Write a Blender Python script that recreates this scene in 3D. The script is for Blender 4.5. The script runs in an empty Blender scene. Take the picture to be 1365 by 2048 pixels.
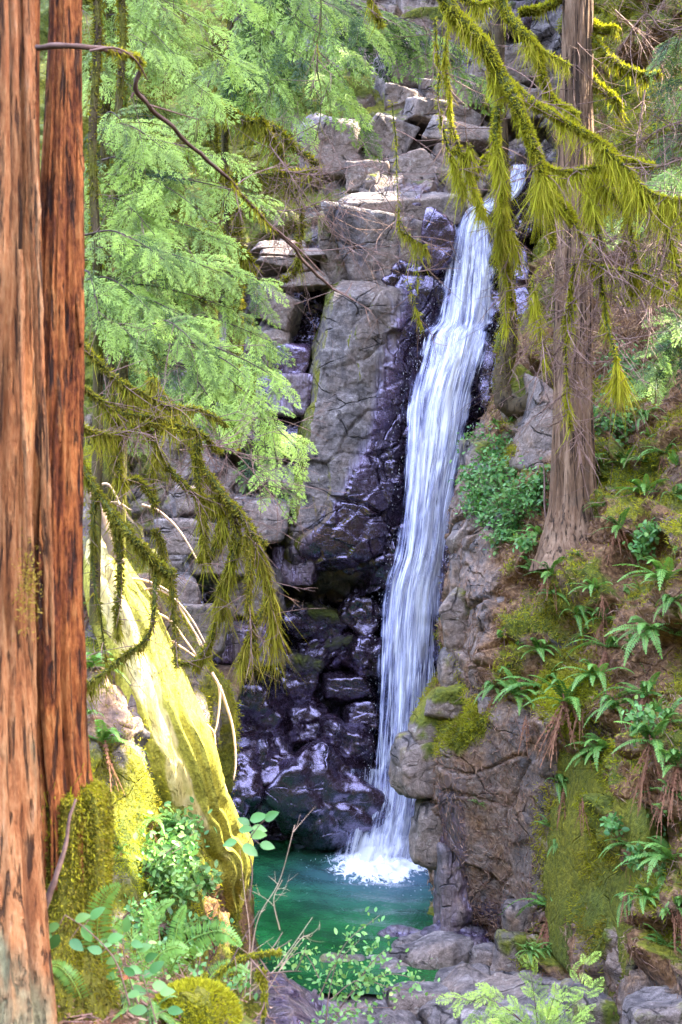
SKY_STRENGTH = 4.8
SUN_STRENGTH = 42.0
import bpy, math
import numpy as np
from mathutils import Vector

rng = np.random.default_rng(7)
C = bpy.context.scene.collection
sc = bpy.context.scene
K = math.tan(math.radians(20.0)) / 1024.0     # tangent of the view angle per photo pixel
CAMZ = 7.2
V = lambda *a: np.array(a, dtype=float)

def at(px, py, Y):
    """A point of the place, Y metres in front of the viewpoint."""
    return np.array([(px - 682.5) * K * Y, Y, CAMZ + (1024.0 - py) * K * Y])

# ------------------------------------------------------------------ noise
def _hash(ix, iy, iz, s):
    h = (ix.astype(np.int64) * 374761393 + iy.astype(np.int64) * 668265263 + iz.astype(np.int64) * 2147483647 + s * 974634777) & 0xFFFFFFFF
    h = ((h ^ (h >> 13)) * 1274126177) & 0xFFFFFFFF
    h = ((h ^ (h >> 16)) * 2246822519) & 0xFFFFFFFF
    h = h ^ (h >> 15)
    return (h & 0xFFFFFF).astype(np.float64) / 16777216.0

def vnoise(P, s=0):
    P = np.asarray(P, float)
    i = np.floor(P).astype(np.int64); f = P - i
    u = f * f * f * (f * (f * 6 - 15) + 10)
    out = 0
    for dx in (0, 1):
        wx = u[..., 0] if dx else 1 - u[..., 0]
        for dy in (0, 1):
            wy = u[..., 1] if dy else 1 - u[..., 1]
            for dz in (0, 1):
                wz = u[..., 2] if dz else 1 - u[..., 2]
                out = out + wx * wy * wz * _hash(i[..., 0] + dx, i[..., 1] + dy, i[..., 2] + dz, s)
    return out * 2 - 1

def fbm(P, octv=4, s=0, gain=0.5, lac=2.03):
    P = np.asarray(P, float); a = 1.0; tot = 0; out = 0
    for o in range(octv):
        out = out + a * vnoise(P, s + o * 17); tot += a
        a *= gain; P = P * lac + 3.7
    return out / tot

def worley(P, s=0):
    P = np.asarray(P, float); i = np.floor(P).astype(np.int64); f = P - i
    n = P.shape[0]
    F1 = np.full(n, 9.0); F2 = np.full(n, 9.0)
    off = np.zeros((n, 3)); rid = np.zeros((n, 3))
    for dx in (-1, 0, 1):
        for dy in (-1, 0, 1):
            for dz in (-1, 0, 1):
                cx, cy, cz = i[:, 0] + dx, i[:, 1] + dy, i[:, 2] + dz
                q = np.stack([_hash(cx, cy, cz, s), _hash(cx, cy, cz, s + 1), _hash(cx, cy, cz, s + 2)], 1)
                v = q * 0.9 + 0.05 + np.array([dx, dy, dz]) - f
                d = np.sqrt((v * v).sum(1))
                m = d < F1
                F2 = np.where(m, F1, np.minimum(F2, d))
                off = np.where(m[:, None], v, off)
                r3 = np.stack([_hash(cx, cy, cz, s + 5), _hash(cx, cy, cz, s + 6), _hash(cx, cy, cz, s + 7)], 1)
                rid = np.where(m[:, None], r3, rid)
                F1 = np.minimum(F1, d)
    return F1, F2, off, rid

def sst(a, b, x):
    t = np.clip((x - a) / (b - a), 0, 1); return t * t * (3 - 2 * t)

def blocks(P, scale, s, tilt=0.5, crack=0.25):
    """Relief of a jointed rock face: every joint block has its own level and tilt, with open joints between."""
    Q = P / np.asarray(scale) + 0.35 * np.stack([fbm(P / 1.3 + 9, 2, s + 40), fbm(P / 1.3 + 33, 2, s + 50), fbm(P / 1.3 + 57, 2, s + 60)], 1)
    F1, F2, off, rid = worley(Q, s)
    h = (rid[:, 0] - 0.5) * 2
    h = h + tilt * (off[:, 0] * (rid[:, 1] - 0.5) + off[:, 2] * (rid[:, 2] - 0.5)) * 2
    edge = np.clip((F2 - F1) / 0.08, 0, 1)
    h = h * (0.35 + 0.65 * sst(0, 1, edge)) - crack * (1 - sst(0, 0.6, edge))
    return h

# ------------------------------------------------------------------ mesh building
class MB:
    def __init__(s):
        s.v = []; s.c = []; s.q = []; s.t = []; s.uv = []; s.n = 0
    def add(s, v, q=None, t=None, c=None, uv=None):
        v = np.asarray(v, float).reshape(-1, 3); n = len(v)
        if c is None: c = np.ones((n, 4))
        c = np.asarray(c, float)
        if c.ndim == 1: c = np.tile(c, (n, 1))
        if c.shape[1] == 3: c = np.concatenate([c, np.ones((n, 1))], 1)
        s.v.append(v); s.c.append(c)
        if q is not None and len(q): s.q.append(np.asarray(q, np.int64) + s.n)
        if t is not None and len(t): s.t.append(np.asarray(t, np.int64) + s.n)
        s.uv.append(np.zeros((n, 2)) if uv is None else np.asarray(uv, float))
        s.n += n
    def build(s, name, mat, parent=None, smooth=True, origin=None, link=True):
        me = bpy.data.meshes.new(name)
        v = np.concatenate(s.v) if s.v else np.zeros((0, 3))
        if origin is not None: v = v - np.asarray(origin)
        q = np.concatenate(s.q) if s.q else np.zeros((0, 4), np.int64)
        t = np.concatenate(s.t) if s.t else np.zeros((0, 3), np.int64)
        nl = len(q) * 4 + len(t) * 3
        me.vertices.add(len(v)); me.vertices.foreach_set('co', v.astype(np.float32).ravel())
        me.loops.add(nl); me.polygons.add(len(q) + len(t))
        li = np.concatenate([q.ravel(), t.ravel()])
        me.loops.foreach_set('vertex_index', li.astype(np.int32))
        st = np.concatenate([np.arange(len(q)) * 4, len(q) * 4 + np.arange(len(t)) * 3])
        me.polygons.foreach_set('loop_start', st.astype(np.int32))
        me.update(calc_edges=True)
        if smooth: me.polygons.foreach_set('use_smooth', np.ones(len(q) + len(t), bool))
        a = me.color_attributes.new('Col', 'FLOAT_COLOR', 'POINT')
        a.data.foreach_set('color', np.concatenate(s.c).astype(np.float32).ravel())
        uv = np.concatenate(s.uv)
        if np.any(uv):
            l = me.uv_layers.new(name='UVMap'); l.data.foreach_set('uv', uv[li].astype(np.float32).ravel())
        me.validate(); me.update()
        me.materials.append(mat)
        if not link: return me
        o = bpy.data.objects.new(name, me); C.objects.link(o)
        if parent is not None: o.parent = parent
        elif origin is not None: o.location = origin
        return o

def empty(name, loc=(0, 0, 0)):
    o = bpy.data.objects.new(name, None); C.objects.link(o); o.location = loc
    o.empty_display_size = 0.2
    return o

def tag(o, label=None, cat=None, group=None, kind=None):
    if label: o['label'] = label
    if cat: o['category'] = cat
    if group: o['group'] = group
    if kind: o['kind'] = kind
    return o

def catmull(P, n, axis=0):
    """Resample control points along an axis with a Catmull-Rom curve (end points kept)."""
    P = np.moveaxis(np.asarray(P, float), axis, 0); m = len(P)
    E = np.concatenate([(2 * P[0] - P[1])[None], P, (2 * P[-1] - P[-2])[None]])
    u = np.linspace(0, m - 1, n); i = np.minimum(np.floor(u).astype(int), m - 2)
    f = (u - i).reshape((-1,) + (1,) * (P.ndim - 1))
    a, b, c, d = E[i], E[i + 1], E[i + 2], E[i + 3]
    R = 0.5 * (2 * b + (c - a) * f + (2 * a - 5 * b + 4 * c - d) * f ** 2 + (3 * b - a - 3 * c + d) * f ** 3)
    return np.moveaxis(R, 0, axis)

def grid_quads(nv, nu):
    i = np.arange((nv - 1) * (nu - 1)); r = i // (nu - 1); c = i % (nu - 1)
    a = r * nu + c
    return np.stack([a, a + 1, a + nu + 1, a + nu], 1)

def grid_normals(G):
    du = np.gradient(G, axis=1); dv = np.gradient(G, axis=0)
    n = np.cross(du, dv); n /= np.linalg.norm(n, axis=2, keepdims=True) + 1e-9
    view = np.array([0, 0, CAMZ]) - G
    if (n * view).sum(2).mean() < 0: n = -n
    return n

class Sheet:
    """A piece of terrain: a lattice of real points, smoothed, then broken into relief along its normals."""
    def __init__(s, rows, nv, nu, disp, mask):
        ctrl = np.array([[at(*p) for p in r] for r in rows])
        G = catmull(catmull(ctrl, nv, 0), nu, 1)
        N = grid_normals(G)
        P = G.reshape(-1, 3); n = N.reshape(-1, 3)
        d = disp(P)
        P = P + n * d[:, None]
        s.G = P.reshape(nv, nu, 3); s.N = grid_normals(s.G)
        s.P = P; s.n = s.N.reshape(-1, 3); s.nv, s.nu = nv, nu
        s.px = 682.5 + P[:, 0] / (P[:, 1] * K); s.py = 1024 - (P[:, 2] - CAMZ) / (P[:, 1] * K)
        s.col = mask(P, s.n, s.px, s.py, d)
    def build(s, name, mat):
        m = MB(); m.add(s.P, grid_quads(s.nv, s.nu), c=s.col)
        s.o = m.build(name, mat); return s.o
    def find(s, px, py):
        d = np.hypot(s.px - px, s.py - py); m = d.min() + 6
        c = np.where(d <= m)[0]; k = c[np.argmin(s.P[c, 1])]
        return s.P[k].copy(), s.n[k].copy()

def ell(px, py, cx, cy, rx, ry, soft=0.5):
    d = np.sqrt(((px - cx) / rx) ** 2 + ((py - cy) / ry) ** 2)
    return 1 - sst(1 - soft, 1 + soft, d)

# ------------------------------------------------------------------ node materials
class NT:
    def __init__(s, name):
        s.m = bpy.data.materials.new(name); s.m.use_nodes = True
        s.t = s.m.node_tree; s.t.nodes.clear()
        s.out = s.t.nodes.new('ShaderNodeOutputMaterial')
    def n(s, typ, **kw):
        x = s.t.nodes.new(typ)
        for k, v in kw.items():
            if k.startswith('i_'): s.set(x.inputs[k[2:].replace('_', ' ')], v)
            else: setattr(x, k, v)
        return x
    def set(s, inp, v):
        if hasattr(v, 'is_output') or isinstance(v, bpy.types.NodeSocket): s.t.links.new(v, inp)
        else: inp.default_value = v
    def math(s, op, a, b=None, clamp=False):
        x = s.n('ShaderNodeMath', operation=op, use_clamp=clamp); s.set(x.inputs[0], a)
        if b is not None: s.set(x.inputs[1], b)
        return x.outputs[0]
    def mix(s, f, a, b, mode='MIX'):
        x = s.n('ShaderNodeMix', data_type='RGBA', blend_type=mode); s.set(x.inputs[0], f)
        s.set(x.inputs[6], a if not isinstance(a, tuple) else a + (1,) * (4 - len(a)))
        s.set(x.inputs[7], b if not isinstance(b, tuple) else b + (1,) * (4 - len(b)))
        return x.outputs[2]
    def ramp(s, f, stops):
        x = s.n('ShaderNodeValToRGB'); s.set(x.inputs[0], f); e = x.color_ramp.elements
        while len(e) < len(stops): e.new(0.5)
        for k, (p, c) in zip(e, stops):
            k.position = p; k.color = tuple(c) + (1,) * (4 - len(c)) if not isinstance(c, (int, float)) else (c, c, c, 1)
        return x.outputs[0]
    def mapr(s, f, a, b, c=0.0, d=1.0):
        x = s.n('ShaderNodeMapRange', interpolation_type='SMOOTHSTEP'); s.set(x.inputs[0], f)
        for i, v in zip((1, 2, 3, 4), (a, b, c, d)): s.set(x.inputs[i], v)
        return x.outputs[0]
    def coord(s, scale=(1, 1, 1), rot=(0, 0, 0), kind='Object'):
        tc = s.n('ShaderNodeTexCoord'); mp = s.n('ShaderNodeMapping')
        s.t.links.new(tc.outputs[kind], mp.inputs[0]); mp.inputs[3].default_value = scale; mp.inputs[2].default_value = rot
        return mp.outputs[0]
    def noise(s, vec, scale, detail=4, rough=0.55, dist=0.0):
        x = s.n('ShaderNodeTexNoise'); s.set(x.inputs['Vector'], vec)
        x.inputs['Scale'].default_value = scale; x.inputs['Detail'].default_value = detail
        x.inputs['Roughness'].default_value = rough; x.inputs['Distortion'].default_value = dist
        return x.outputs[0]
    def attr(s):
        a = s.n('ShaderNodeVertexColor', layer_name='Col'); sp = s.n('ShaderNodeSeparateColor')
        s.t.links.new(a.outputs[0], sp.inputs[0]); return a.outputs[0], sp.outputs[0], sp.outputs[1], sp.outputs[2]
    def bump(s, h, strength=0.5, dist=0.05, normal=None):
        b = s.n('ShaderNodeBump'); s.set(b.inputs['Height'], h); b.inputs['Strength'].default_value = strength
        b.inputs['Distance'].default_value = dist
        if normal is not None: s.t.links.new(normal, b.inputs['Normal'])
        return b.outputs[0]
    def bsdf(s, color, rough=0.6, normal=None, spec=0.5, **kw):
        b = s.n('ShaderNodeBsdfPrincipled'); s.set(b.inputs['Base Color'], color if not isinstance(color, tuple) else color + (1,) * (4 - len(color)))
        s.set(b.inputs['Roughness'], rough); s.set(b.inputs['Specular IOR Level'], spec)
        if normal is not None: s.set(b.inputs['Normal'], normal)
        for k, v in kw.items(): s.set(b.inputs[k.replace('_', ' ')], v)
        return b.outputs[0]
    def done(s, sh):
        s.t.links.new(sh, s.out.inputs[0]); return s.m

def mat_rock():
    """Jointed rock. Col.r = moss, Col.g = wet, Col.b = brown stain and litter."""
    t = NT('rock'); v = t.coord()
    _, R, G, B = t.attr()
    big = t.noise(v, 0.55, 5, 0.6); mid = t.noise(v, 2.6, 8, 0.62, 0.4); fine = t.noise(v, 14, 6, 0.65)
    col = t.ramp(mid, [(0.28, (0.04, 0.033, 0.031)), (0.5, (0.155, 0.132, 0.127)), (0.72, (0.40, 0.35, 0.33))])
    col = t.mix(t.mapr(big, 0.42, 0.62), col, (0.24, 0.18, 0.145), 'MIX')
    col = t.mix(0.85, col, t.ramp(fine, [(0.3, (0.25, 0.25, 0.25)), (0.7, (0.75, 0.75, 0.75))]), 'OVERLAY')
    grain = t.noise(v, 55, 3, 0.7); col = t.mix(0.6, col, t.ramp(grain, [(0.35, (0.28, 0.28, 0.28)), (0.65, (0.72, 0.72, 0.72))]), 'OVERLAY')
    lich = t.math('MULTIPLY', t.mapr(t.noise(v, 7, 5, .7), .60, .66), t.mapr(big, .4, .6)); col = t.mix(t.math('MULTIPLY', lich, .5), col, (.40, .40, .36))
    # rain streaks down the face
    st = t.noise(t.coord((3.2, 3.2, 0.22)), 1.0, 4, 0.6)
    col = t.mix(t.math('MULTIPLY', t.mapr(st, 0.5, 0.68), 0.55), col, (0.05, 0.045, 0.05))
    # open joints
    wv = t.n('ShaderNodeVectorMath', operation='ADD'); t.set(wv.inputs[0], t.coord((.8, .9, 1.7), (0.1, 0.45, 0.2)))
    ns = t.n('ShaderNodeTexNoise'); t.set(ns.inputs['Vector'], v); ns.inputs['Scale'].default_value = 1.6; ns.inputs['Detail'].default_value = 5
    sc_ = t.n('ShaderNodeVectorMath', operation='SCALE'); t.set(sc_.inputs[0], ns.outputs[1]); sc_.inputs[3].default_value = 0.4
    t.t.links.new(sc_.outputs[0], wv.inputs[1])
    vo = t.n('ShaderNodeTexVoronoi', feature='DISTANCE_TO_EDGE'); t.set(vo.inputs['Vector'], wv.outputs[0]); vo.inputs['Scale'].default_value = 0.7
    crk = t.math('MAXIMUM', t.mapr(vo.outputs['Distance'], 0.0, 0.018), t.mapr(t.noise(v, 1.1, 3, .5), 0.46, 0.54))
    vo3 = t.n('ShaderNodeTexVoronoi', feature='DISTANCE_TO_EDGE'); t.set(vo3.inputs['Vector'], wv.outputs[0]); vo3.inputs['Scale'].default_value = 2.3
    crk = t.math('MULTIPLY', crk, t.math('MAXIMUM', t.mapr(vo3.outputs['Distance'], 0.0, 0.022, .55, 1.0), t.mapr(mid, 0.40, 0.48)))
    col = t.mix(crk, t.mix(0.8, col, (0.012, 0.01, 0.012)), col)
    # brown litter and iron stain
    bs = t.mapr(t.math('ADD', B, t.math('MULTIPLY', t.math('SUBTRACT', mid, 0.5), 1.2)), 0.3, 0.75)
    brown = t.ramp(fine, [(0.3, (0.05, 0.024, 0.012)), (0.52, (0.21, 0.11, 0.05)), (0.7, (0.42, 0.25, 0.12))])
    col = t.mix(bs, col, brown)
    # wet film
    wet = t.mapr(t.math('ADD', G, t.math('MULTIPLY', t.math('SUBTRACT', st, 0.5), 0.9)), 0.25, 0.7)
    wcol = t.mix(1.0, col, t.mix(t.mapr(G, .6, .95), (0.36, 0.27, 0.55), (0.085, 0.05, 0.085)), 'MULTIPLY')
    col = t.mix(wet, col, wcol)
    # moss
    mo = t.math('ADD', R, t.math('ADD', t.math('MULTIPLY', t.math('SUBTRACT', big, 0.5), 0.9), t.math('MULTIPLY', t.math('SUBTRACT', mid, 0.5), 1.3)))
    mo = t.mapr(mo, 0.42, 0.72)
    mossc = t.ramp(fine, [(0.25, (0.045, 0.045, 0.004)), (0.5, (0.18, 0.17, 0.012)), (0.75, (0.38, 0.33, 0.03))])
    mossc = t.mix(t.mapr(big, 0.35, 0.65), mossc, t.ramp(fine, [(0.25, (0.022, 0.036, 0.005)), (0.75, (0.17, 0.20, 0.02))]))
    col = t.mix(mo, col, mossc)
    rough = t.math('SUBTRACT', t.mapr(fine, 0.2, 0.8, 0.62, 0.85), t.math('MULTIPLY', wet, t.math('MULTIPLY', t.math('SUBTRACT', 1.0, mo), 0.50)), True)
    h = t.math('ADD', t.math('MULTIPLY', mid, 0.7), t.math('ADD', t.math('MULTIPLY', fine, t.math('ADD', 0.22, t.math('MULTIPLY', mo, 0.4))), t.math('MULTIPLY', crk, 0.5)))
    fv = t.n('ShaderNodeTexVoronoi', feature='F1'); t.set(fv.inputs['Vector'], wv.outputs[0]); fv.inputs['Scale'].default_value = 2.6
    fs = t.n('ShaderNodeSeparateColor'); t.t.links.new(fv.outputs['Color'], fs.inputs[0])
    h = t.math('ADD', h, t.math('MULTIPLY', fs.outputs[0], t.math('SUBTRACT', 0.38, t.math('MULTIPLY', mo, 0.38))))
    h = t.math('MULTIPLY', h, t.math('SUBTRACT', 1.0, t.math('MULTIPLY', wet, t.math('MULTIPLY', t.math('SUBTRACT', 1.0, mo), .68))))
    nb = t.bump(h, 0.85, 0.14)
    return t.done(t.bsdf(col, rough, nb, t.math('ADD', 0.3, t.math('MULTIPLY', wet, 0.5)), IOR=t.math('ADD', 1.45, t.math('MULTIPLY', t.math('MULTIPLY', wet, t.math('SUBTRACT', 1.0, mo)), 0.5)), Specular_Tint=t.mix(wet, (1, 1, 1), (.80, .70, 1.0))))

def leafy(name, c0, c1, trans=0.45, rough=0.55, c2=None):
    """Thin leaf: Col.r slides between two colours, Col.g towards a third."""
    t = NT(name); _, R, G, B = t.attr()
    col = t.mix(R, c0, c1)
    if c2: col = t.mix(G, col, c2)
    b = t.bsdf(col, rough, None, 0.35)
    tr = t.n('ShaderNodeBsdfTranslucent'); t.set(tr.inputs[0], t.mix(0.5, col, (0.9, 1.0, 0.35), 'MULTIPLY'))
    tr_c = t.mix(1.0, col, (1.15, 1.15, 0.7), 'MULTIPLY'); t.set(tr.inputs[0], tr_c)
    mx = t.n('ShaderNodeMixShader'); mx.inputs[0].default_value = trans
    t.t.links.new(b, mx.inputs[1]); t.t.links.new(tr.outputs[0], mx.inputs[2])
    return t.done(mx.outputs[0])

def mat_bark(name, stops, dark, moss=None, zscale=0.09, freq=9, mossc=(0.10, 0.12, 0.02), fisd=0.85):
    t = NT(name); _, R, G, B = t.attr()
    v = t.coord((1, 1, zscale)); v2 = t.coord((1, 1, zscale * 2.2)); vo = t.coord()
    a = t.noise(v, freq, 7, 0.6, 0.3); b = t.noise(v2, freq * 4, 6, 0.65); c = t.noise(vo, 2.0, 4, 0.55)
    f = t.math('ADD', t.math('MULTIPLY', a, 0.62), t.math('MULTIPLY', b, 0.38))
    col = t.ramp(f, stops)
    col = t.mix(t.math('MULTIPLY', t.mapr(c, 0.5, 0.7), 0.6), col, dark)
    fis = t.mapr(t.noise(t.coord((1, 1, zscale * 0.6)), freq * 2.2, 5, 0.6, 0.4), 0.36, 0.46)
    col = t.mix(fis, t.mix(fisd, col, (0.012, 0.007, 0.005)), col)
    col = t.mix(G, col, (0.016, 0.010, 0.008))       # Col.g: hollows
    if moss is not None:
        mo = t.mapr(t.math('ADD', R, t.math('MULTIPLY', t.math('SUBTRACT', c, 0.5), 1.4)), 0.4, 0.75)
        mc = t.ramp(t.noise(vo, 30, 4, 0.6), [(0.3, tuple(x * 0.35 for x in mossc)), (0.7, mossc)])
        col = t.mix(mo, col, mc)
    h = t.math('ADD', t.math('MULTIPLY', f, 0.8), t.math('MULTIPLY', fis, 0.3))
    return t.done(t.bsdf(col, 0.8, t.bump(h, 1.0, 0.05), 0.25))

def mat_plain(name, c0, c1, rough=0.8, scale=12):
    t = NT(name); _, R, G, B = t.attr()
    n = t.noise(t.coord(), scale, 5, 0.6)
    col = t.mix(1.0, t.ramp(n, [(0.3, c0), (0.7, c1)]), t.mix(R, (0.55, 0.55, 0.55), (1.25, 1.25, 1.25)), 'MULTIPLY')
    return t.done(t.bsdf(col, rough, t.bump(n, 0.4, 0.02), 0.3))

M_ROCK = mat_rock()
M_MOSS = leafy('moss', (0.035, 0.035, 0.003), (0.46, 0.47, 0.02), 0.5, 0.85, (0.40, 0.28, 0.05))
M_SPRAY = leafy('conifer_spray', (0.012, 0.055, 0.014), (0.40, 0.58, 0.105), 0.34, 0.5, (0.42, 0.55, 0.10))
M_FERN = leafy('fern_leaf', (0.02, 0.10, 0.02), (0.23, 0.47, 0.10), 0.35, 0.45, (0.28, 0.40, 0.07))
M_LEAF = leafy('broad_leaf', (0.03, 0.13, 0.03), (0.17, 0.40, 0.11), 0.35, 0.35, (0.42, 0.52, 0.14))
M_DEAD = leafy('dead_fern', (0.09, 0.028, 0.018), (0.26, 0.10, 0.055), 0.25, 0.8, (0.32, 0.2, 0.09))
M_LITTER = leafy('needle_litter', (0.10, 0.045, 0.03), (0.34, 0.20, 0.13), 0.1, 0.85, (0.5, 0.36, 0.24))
M_TWIG = mat_plain('twig_bark', (0.11, 0.06, 0.045), (0.30, 0.19, 0.15))
M_TWIGPALE = mat_plain('pale_dead_wood', (0.30, 0.19, 0.12), (0.52, 0.38, 0.27))
M_SUNSTREAK = mat_bark('log_sun_streak', [(0.3, (0.38, 0.27, 0.07)), (0.5, (0.58, 0.45, 0.16)), (0.7, (0.76, 0.64, 0.34))], (0.44, 0.36, 0.06), True, 0.25, 6, (0.50, 0.44, 0.06), .25)  # pale wood tone stands in for blown-out sun on the log
M_LIMB = mat_bark('mossy_limb', [(0.3, (0.05, 0.035, 0.025)), (0.7, (0.16, 0.11, 0.08))], (0.04, 0.03, 0.02), True, 0.6, 14)
M_CEDAR = mat_bark('red_cedar_wood', [(0.34, (0.022, 0.006, 0.002)), (0.45, (0.14, 0.036, 0.008)), (0.55, (0.31, 0.105, 0.024)), (0.72, (0.52, 0.26, 0.09))], (0.09, 0.026, 0.010), True, 0.15, 17, (0.17, 0.17, 0.05))
M_CEDARPALE = mat_bark('weathered_cedar_bark', [(0.32, (0.06, 0.02, 0.007)), (0.44, (0.25, 0.095, 0.03)), (0.57, (0.40, 0.20, 0.08)), (0.74, (0.52, 0.36, 0.22))], (0.30, 0.10, 0.032), True, 0.12, 19, (0.26, 0.26, 0.14))
M_TRUNK = mat_bark('grey_brown_bark', [(0.3, (0.05, 0.026, 0.015)), (0.5, (0.19, 0.11, 0.062)), (0.72, (0.42, 0.28, 0.18))], (0.13, 0.09, 0.06), True, 0.10, 7, (0.14, 0.14, 0.03))
M_MOSSTRUNK = mat_bark('mossy_trunk', [(0.3, (0.03, 0.02, 0.01)), (0.7, (0.13, 0.09, 0.045))], (0.04, 0.035, 0.012), True, 0.2, 8, (0.17, 0.17, 0.018))
# ================================================================== THE CLIFF
def wall_mask(P, n, px, py, d):
    up = n[:, 2]
    moss = 0.05 + 0.35 * sst(0.3, 0.8, up) * (py < 420) + 0.55 * ell(px, py, 700, 230, 90, 130) + 0.5 * ell(px, py, 560, 260, 90, 140)
    moss = moss + .9 * ell(px, py, 250, 300, 330, 420, .4) + 0.6 * sst(1090, 1190, px) * (py < 900) + 0.5 * sst(420, 250, px + 60 * fbm(P * .5, 3, 4)) + 0.45 * ell(px, py, 560, 1210, 110, 90) * (up > .1)  # big upper-left moss ellipse paints in the dark shade behind the conifers
    moss = moss + 0.35 * ell(px, py, 640, 470, 60, 90)
    wet = 0.9 * ell(px, py, 800, 560, 120, 110, .6) + 0.95 * ell(px, py, 840, 900, 130, 520, .4) + sst(1130, 1250, py) * 1.0
    wet = wet + 0.9 * ell(px, py, 640, 720, 60, 260) + 0.8 * ell(px, py, 1040, 560, 70, 260) + 0.35 * ell(px, py, 520, 900, 110, 300)
    br = 0.15 + 0.35 * ell(px, py, 690, 1040, 90, 130) + 0.5 * sst(1100, 1250, px) + 0.3 * sst(400, 250, px)
    return np.stack([np.clip(moss, 0, 1), np.clip(wet, 0, 1), np.clip(br, 0, 1), np.ones_like(px)], 1)

CC = [-250, 50, 250, 430, 560, 650, 720, 790, 860, 930, 1000, 1080, 1200, 1400, 1650]
def crow(py, ys): return [(x, py, y) for x, y in zip(CC, ys)]
cliff_rows = [
 crow(-300, [46, 46, 45, 44, 43, 42, 41, 41, 41, 41, 42, 42, 41, 40, 38]),
 crow(-50, [42, 41, 40, 40, 39.5, 39, 38.5, 38.5, 38.5, 38.5, 39, 39.5, 39, 36, 34]),
 crow(120, [40, 38, 37, 37, 37, 36.5, 36, 36, 36, 36.5, 37.5, 38, 36, 33, 31]),
 crow(250, [38, 36, 35, 35, 35, 34, 33.8, 33.8, 34, 34.5, 35.5, 36, 34, 31, 29]),
 crow(345, [36, 34, 34, 34, 33.5, 33.2, 33, 33, 33, 33.2, 33.4, 34, 33, 31, 29]),
 crow(390, [35, 33, 33, 33, 33, 32.6, 32.4, 32.3, 32.2, 32.1, 32.7, 33.4, 33, 30.5, 29]),
 crow(440, [34, 32.5, 32.5, 32.5, 32.4, 31.9, 31.4, 31.3, 31.5, 31.6, 32.2, 32.9, 32.5, 30.5, 29]),
 crow(580, [33, 32, 32, 32, 32, 31.7, 31.3, 31.2, 31.3, 31.4, 31.8, 32.2, 32, 30.5, 29]),
 crow(640, [33, 32, 32, 32, 32, 31.7, 31.5, 32, 32.3, 31.4, 31.7, 32, 32, 30.5, 29]),
 crow(760, [32, 31.5, 31.5, 31.5, 31.6, 31.4, 31.1, 30.9, 30.9, 31, 31.4, 32, 31.5, 30, 28.5]),
 crow(950, [31.5, 31, 31, 31.1, 31.3, 31.1, 30.9, 30.8, 30.7, 30.8, 31.2, 32, 31.5, 30, 28.5]),
 crow(1110, [31, 30.5, 30.6, 30.8, 31.1, 31.1, 30.8, 30.6, 30.5, 30.6, 31, 31.5, 31.5, 30, 28.5]),
 crow(1200, [31, 30.5, 30.6, 31.2, 32.4, 32.6, 32.2, 31, 30.8, 30.9, 31, 31.5, 31.5, 30, 28.5]),
 crow(1400, [30.5, 30.2, 30.5, 31, 32.2, 32.3, 31.7, 31.2, 31, 31, 31, 31.5, 31.5, 30, 28.5]),
 crow(1560, [30.3, 30.2, 30.3, 30.7, 31.2, 31.2, 31, 31, 31, 31, 31, 31.5, 31.5, 30, 28.5]),
 crow(1800, [30.2, 30.2, 30.2, 30.4, 30.6, 30.6, 30.6, 30.6, 30.7, 30.7, 30.7, 31, 31, 30, 28.5])]
def cliff_disp(P):
    a = np.array([[math.cos(.25), 0, math.sin(.25)], [0, 1, 0], [-math.sin(.25), 0, math.cos(.25)]])
    Q = P @ a.T
    d = 0.42 * blocks(Q, (1.7, 2.5, 1.05), 11, 0.7, 0.35) + 0.14 * blocks(Q, (0.62, 1.0, 0.40), 23, 0.8, 0.35)
    d = d + 0.12 * fbm(P * 0.9, 4, 3) + 0.05 * fbm(P * 5, 3, 5)
    return d
CLIFF = Sheet(cliff_rows, 620, 560, cliff_disp, wall_mask)
tag(CLIFF.build('cliff', M_ROCK), kind='structure')

# ------------------------------------------------------------------ the tall leaning slab left of the falls
slab_rows = []
for py, L, F, M1, M2, R, yb in [(560, 668, 690, 745, 790, 850, 31.0), (585, 652, 668, 735, 790, 850, 30.35), (640, 640, 656, 730, 790, 850, 30.2), (760, 614, 634, 715, 785, 850, 30.1),
                            (900, 590, 614, 700, 775, 840, 30.0), (1020, 568, 592, 690, 770, 835, 30.0), (1090, 556, 578, 680, 765, 830, 30.05),
                            (1120, 560, 584, 685, 762, 830, 30.3), (1150, 575, 600, 690, 758, 825, 31.0), (1180, 590, 620, 700, 756, 820, 32.4)]:
    slab_rows.append([(L + 6, py, yb + 2.6), (L, py, yb + 1.0), ((L + F) / 2, py, yb + .42), (F, py, yb - .05), (F + 24, py, yb - 0.12), (M1, py, yb - .16), (M2, py, yb + .1), (R, py, yb + .55), (R + 60, py, yb + 1.0)])
def slab_disp(P):
    q = P @ np.array([[math.cos(.3), 0, math.sin(.3)], [0, 1, 0], [-math.sin(.3), 0, math.cos(.3)]]).T
    low = sst(9.3, 6.5, P[:, 2])
    r = sst(-0.4, 1.2, P[:, 0] - (P[:, 2] - 8) * 0.12)
    b = blocks(q, (1.5, 1.9, 1.1), 71, 0.6, 0.5); c = blocks(q, (0.5, 0.8, 0.38), 75, 0.8, .5)
    return (0.035 + 0.05 * low + 0.05 * r) * b + (0.012 + 0.03 * low + 0.035 * r) * c + 0.04 * fbm(P * 1.2, 4, 72) + 0.018 * fbm(P * 6, 3, 73)
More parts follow.
